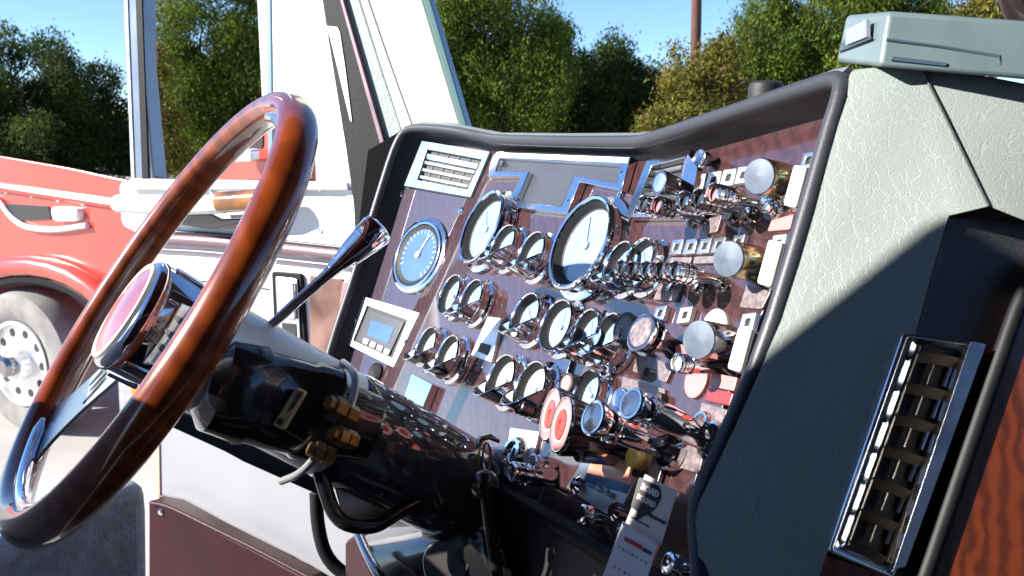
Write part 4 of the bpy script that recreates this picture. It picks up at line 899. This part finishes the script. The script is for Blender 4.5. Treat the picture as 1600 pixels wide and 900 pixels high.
for x,y in[(262,296),(330,300),(500,296),(262,350),(500,360),(262,440),(400,430)]: mk('door_screw',lathe([(.006,0),(.005,.003),(0,.004)],16),CH,DR,frm(dh(x,y,.001),DP.n,dvn))
mk('panel_seam',tube([dh(246,436,.001),dh(330,440,.001),dh(420,452,.001)],.0018,6),BLK,DR)
mk('panel_seam',tube([dh(250,560,.002),dh(252,440,.002)],.0018,6),BLK,DR)
for y in(500,640): mk('door_hinge',tube([dh(556,y,.02),dh(552,y+42,.02)],.012,14),CHD,DR)
# window frame: rear post, vent window post, lower frame
FR=dplate('window_frame',[(181,-260),(219,-260),(222,100),(240,284),(206,284),(188,0)],-.03,.012,mat('grey_frame',(.19,.22,.28),.25,.5,rv=.15,vs=8),bev=.006)
dplate('frame_gasket',[(202,-260),(212,-260),(232,284),(222,284)],.012,.016,RUB,FR,bev=.001)
dplate('frame_highlight',[(184,-260),(189,-260),(210,284),(205,284)],.012,.015,CHB,FR,bev=.001)
dplate('vent_post',[(413,-260),(419,-260),(427,284),(419,284)],-.002,.004,mat('blue_grey_post',(.22,.30,.36),.3,.4),bev=.002)
dtube('window_corner',[(235,270),(244,282),(300,285),(490,285)],.006,RUB,h=.004)
dtube('sill_knob',[(478,282),(480,272)],.010,CHD,h=.01)
dplate('front_post',[(503,-260),(528,-260),(532,60),(558,300),(556,420),(545,420),(540,260),(519,100)],-.04,.004,PWH,bev=.004)
# armrest and pull
AR=mk('armrest',tube(smoothpath([dh(185,318,.05),dh(250,322,.06),dh(325,320,.06),dh(350,318,.055)],2),[.020]*17 if False else .021,20),PWH,DR); AR['label']='pale rounded armrest on the open door'
mk('armrest_cap',tube([dh(346,316,.055),dh(400,312,.055),dh(430,310,.05)],[.024,.023,.018],20),mat('amber_brown',(.35,.14,.03),.2,coat=.6,col2=(.06,.03,.02),vs=14),AR)
mk('arm_bracket',extr([dh(x,y,.045) for x,y in[(272,334),(330,334),(345,342),(395,340),(400,345),(330,360),(272,350)]],-DP.n*.045),GLB,AR,bev=.004)
# inner door latch bezel
LT=dplate('latch_bezel',[(424,424),(470,428),(478,560),(430,560)],0,.010,RUB,r=.008,bev=.002)
dplate('latch_frame',[(430,432),(464,436),(470,556),(436,556)],.010,.014,CHB,LT,r=.006,bev=.001)
dplate('latch_paddle',[(437,440),(458,443),(461,500),(443,498)],.014,.024,CH,LT,r=.005,bev=.003)
dplate('latch_well',[(440,504),(462,506),(464,548),(444,546)],.014,.0155,INK,LT,r=.003,bev=0)
dplate('brown_reflection_patch',[(484,430),(535,436),(530,560),(484,560)],0,.004,mat('brown_reflection',(.34,.20,.16),.25,.6,col2=(.12,.06,.05),vs=10,rv=.2),bev=.001)  # patch painting a brownish reflection onto the door
dplate('seal_strip',[(535,440),(548,440),(530,560),(520,560)],0,.012,mat('pink_seal',(.35,.2,.2),.4),bev=.002)
# maroon lower pocket
MP=dplate('lower_pocket',[(232,783),(262,789),(330,826),(400,862),(480,905),(520,960),(232,1000)],.008,.055,MAR,bev=.005,label='maroon vinyl pocket along the bottom of the door')
dtube('pocket_lip',[(236,786),(262,790),(330,824),(400,858),(490,906)],.006,MAR,MP,h=.058)
mk('pocket_snap',lathe([(.008,0),(.008,.003),(.005,.006),(0,.006)],24),CH,MP,DP.fr(248,706+100,to=(270,810)) if False else frm(dh(252,800,.055),DP.n,dvn))
# black seal around the door opening, near the hinge
ds=thing('door_seal',C(500,900,1.5),'black rubber door seal curving down below the steering column','seal')
mk('seal_loop',tube(smoothpath([C(494,770,1.45),C(496,820,1.45),C(508,870,1.45),C(540,900,1.45),C(600,930,1.45)],2),.011,14),RUB,ds)
# ---------------------------------------------------------------- windscreen pillar
AP=PL(C(620,100,1.68),cv(-.35,.05,.93)); ah=AP.hit
PI_=thing('windscreen_pillar',ah(660,330),'windscreen pillar with black, ribbed grey and sunlit pale green trim strips','pillar')
def ext(pts,e=(-300)): return pts
def strip(name,L,Rr,h0_,h1_,mt,bev=.003,label=None):
    pts=[ah(x,y,h1_) for x,y in L]+[ah(x,y,h1_) for x,y in Rr[::-1]]
    return lab(mk(name,extr(pts,-AP.n*(h1_-h0_)),mt,PI_,bev=bev),label)
# each edge as (x at y) pairs from y=-260 to the dash
E0=[(440,-260),(503,0),(512,60),(541,240),(552,320),(560,480)]
E1=[(462,-260),(534,0),(560,90),(590,185),(612,262),(560,480)]
strip('black_trim',E0,E1,-.03,.006,RUB)
strip('mauve_bead',[(455,-260),(531,0),(602,255)],[(459,-260),(536,0),(608,250)],0,.012,MAUVE,.001)
strip('ribbed_strip',[(461,-260),(537,0),(612,262),(618,262)],[(500,-260),(562,0),(600,120),(636,225)],-.02,.002,PTEX)
strip('white_strip',[(501,-260),(563,0),(600,118),(634,222)],[(512,-260),(575,0),(606,90),(650,212)],-.02,.006,PWH)
strip('pale_panel',[(513,-260),(576,0),(607,92),(652,230)],[(590,-260),(660,0),(722,205),(722,230)],-.02,.003,PILL,.004)
strip('glass_edge',[(591,-260),(661,0),(719,195),(722,215)],[(602,-260),(672,0),(729,195),(735,215)],-.02,.008,GEDGE,.002)
strip('white_sliver',[(508,40),(516,60),(546,185),(548,190)],[(527,42),(531,50),(540,110),(550,190)],.006,.008,PWH,.0005)
mk('lower_block',extr([C(575,235,1.66),C(650,190,1.66),C(735,200,1.66),C(735,300,1.66),C(540,520,1.66)],FW*.05),RUB,PI_)
# ---------------------------------------------------------------- seat cushion in the lower left corner
st=thing('driver_seat',V((-.62,.45,.95)),'blue-grey woven fabric seat at the lower left corner','seat')
cu=[C(-150,900,.92),C(0,855,.98),C(150,775,1.06),C(232,748,1.12),C(236,800,1.12),C(240,1150,1.12),C(-150,1150,.9)]
mk('seat_cushion',extr(cu,cv(-.12,0,-.10)),FAB,st,bev=.02)
# added unseen blockers, outlined to cast shade on leather, wheel and dash
la=A(1200,560); lb_=A(1480,337)
xs=-.66
def bk(p): t=(p.x-xs)/SUN.x; return p-SUN*t
qa=bk(la); qb=bk(lb_); pa_=bk(RGT.hit(1092,740)); pm_=bk(RGT.hit(965,745)); pb_=bk(MID.hit(760,712))
wl=bk(WP.hit(240,650)); wh_=bk(WP.hit(350,485))
def lerpz(Yv,pts):
    for a,b in zip(pts,pts[1:]):
        if a.y<=Yv<=b.y: return a.z+(b.z-a.z)*(Yv-a.y)/(b.y-a.y)
tl=[qa,pa_,pm_,pb_]; y0,y1=sorted((wl.y,wh_.y)); y0-=.035; y1+=.03; z0,z1=wl.z,wh_.z+.01; zb=1.15
def W_(y,z): return V((xs,y,z))
wdp=bk(Cc(1500,720)); wdt=bk(Cc(1640,440)); Yc=wdp.y+.006; hb=bk(H.translation)
h0y,h1y,hz=hb.y-.085,hb.y+.085,hb.z-.13
def tz(y): return lerpz(y,tl)
wq0=bk(Cc(1630,445)); wq1=bk(Cc(1475,905)); wq2=wq1+(wq1-wq0)*((wq1.z-zb)/(wq0.z-wq1.z))
pieces=[[wq2,wq1,wq0,W_(-.02,wq0.z),W_(-.02,qb.z),qb,qa,W_(y0,tz(y0)),W_(y0,zb)],
 [W_(y0,zb),W_(y0,z0+.03),W_(y1,z0-.02),W_(y1,zb)],
 [W_(y1,zb),W_(y1,tz(y1))]+[p for p in tl if y1<p.y<h0y]+[W_(h0y,tz(h0y)),W_(h0y,hz),W_(h1y,hz),W_(h1y,tz(h1y))]+[p for p in tl if p.y>h1y]+[W_(pb_.y+.02,zb)]]
for nm,pc in zip(('leather_shade_blocker','wheel_shade_blocker','dash_shade_blocker'),pieces): mk(nm,extr(pc,V((-.03,0,0))),FAB,st)
# ---------------------------------------------------------------- cab shell around and behind the camera
cs=thing('truck_cab',V((0,.2,.9)),'dark cab roof, floor and rear wall enclosing the camera','cab')
mk('roof',box(.35,.25,2.15+.85,2.2,2.6,.05),MAR,cs,bev=.01)
mk('side_wall',box(-.85,-.55,1.95,.05,1.0,2.1),MAR,cs)
mk('side_wall',box(-.85,.45,1.12,.05,1.0,.5),MAR,cs)
mk('rear_wall',box(.25,-1.05,1.9,2.5,.05,2.1),MAR,cs)
mk('passenger_wall',box(1.45,.3,1.55,.05,2.6,1.2),MAR,cs)
mk('floor',box(.35,.6,.90,2.2,2.9,.05),MBK,cs)
mk('passenger_seat',join(box(.95,-.15,1.25,.55,.6,.5),box(.95,-.5,1.8,.55,.15,.75)),FAB,cs,bev=.05)
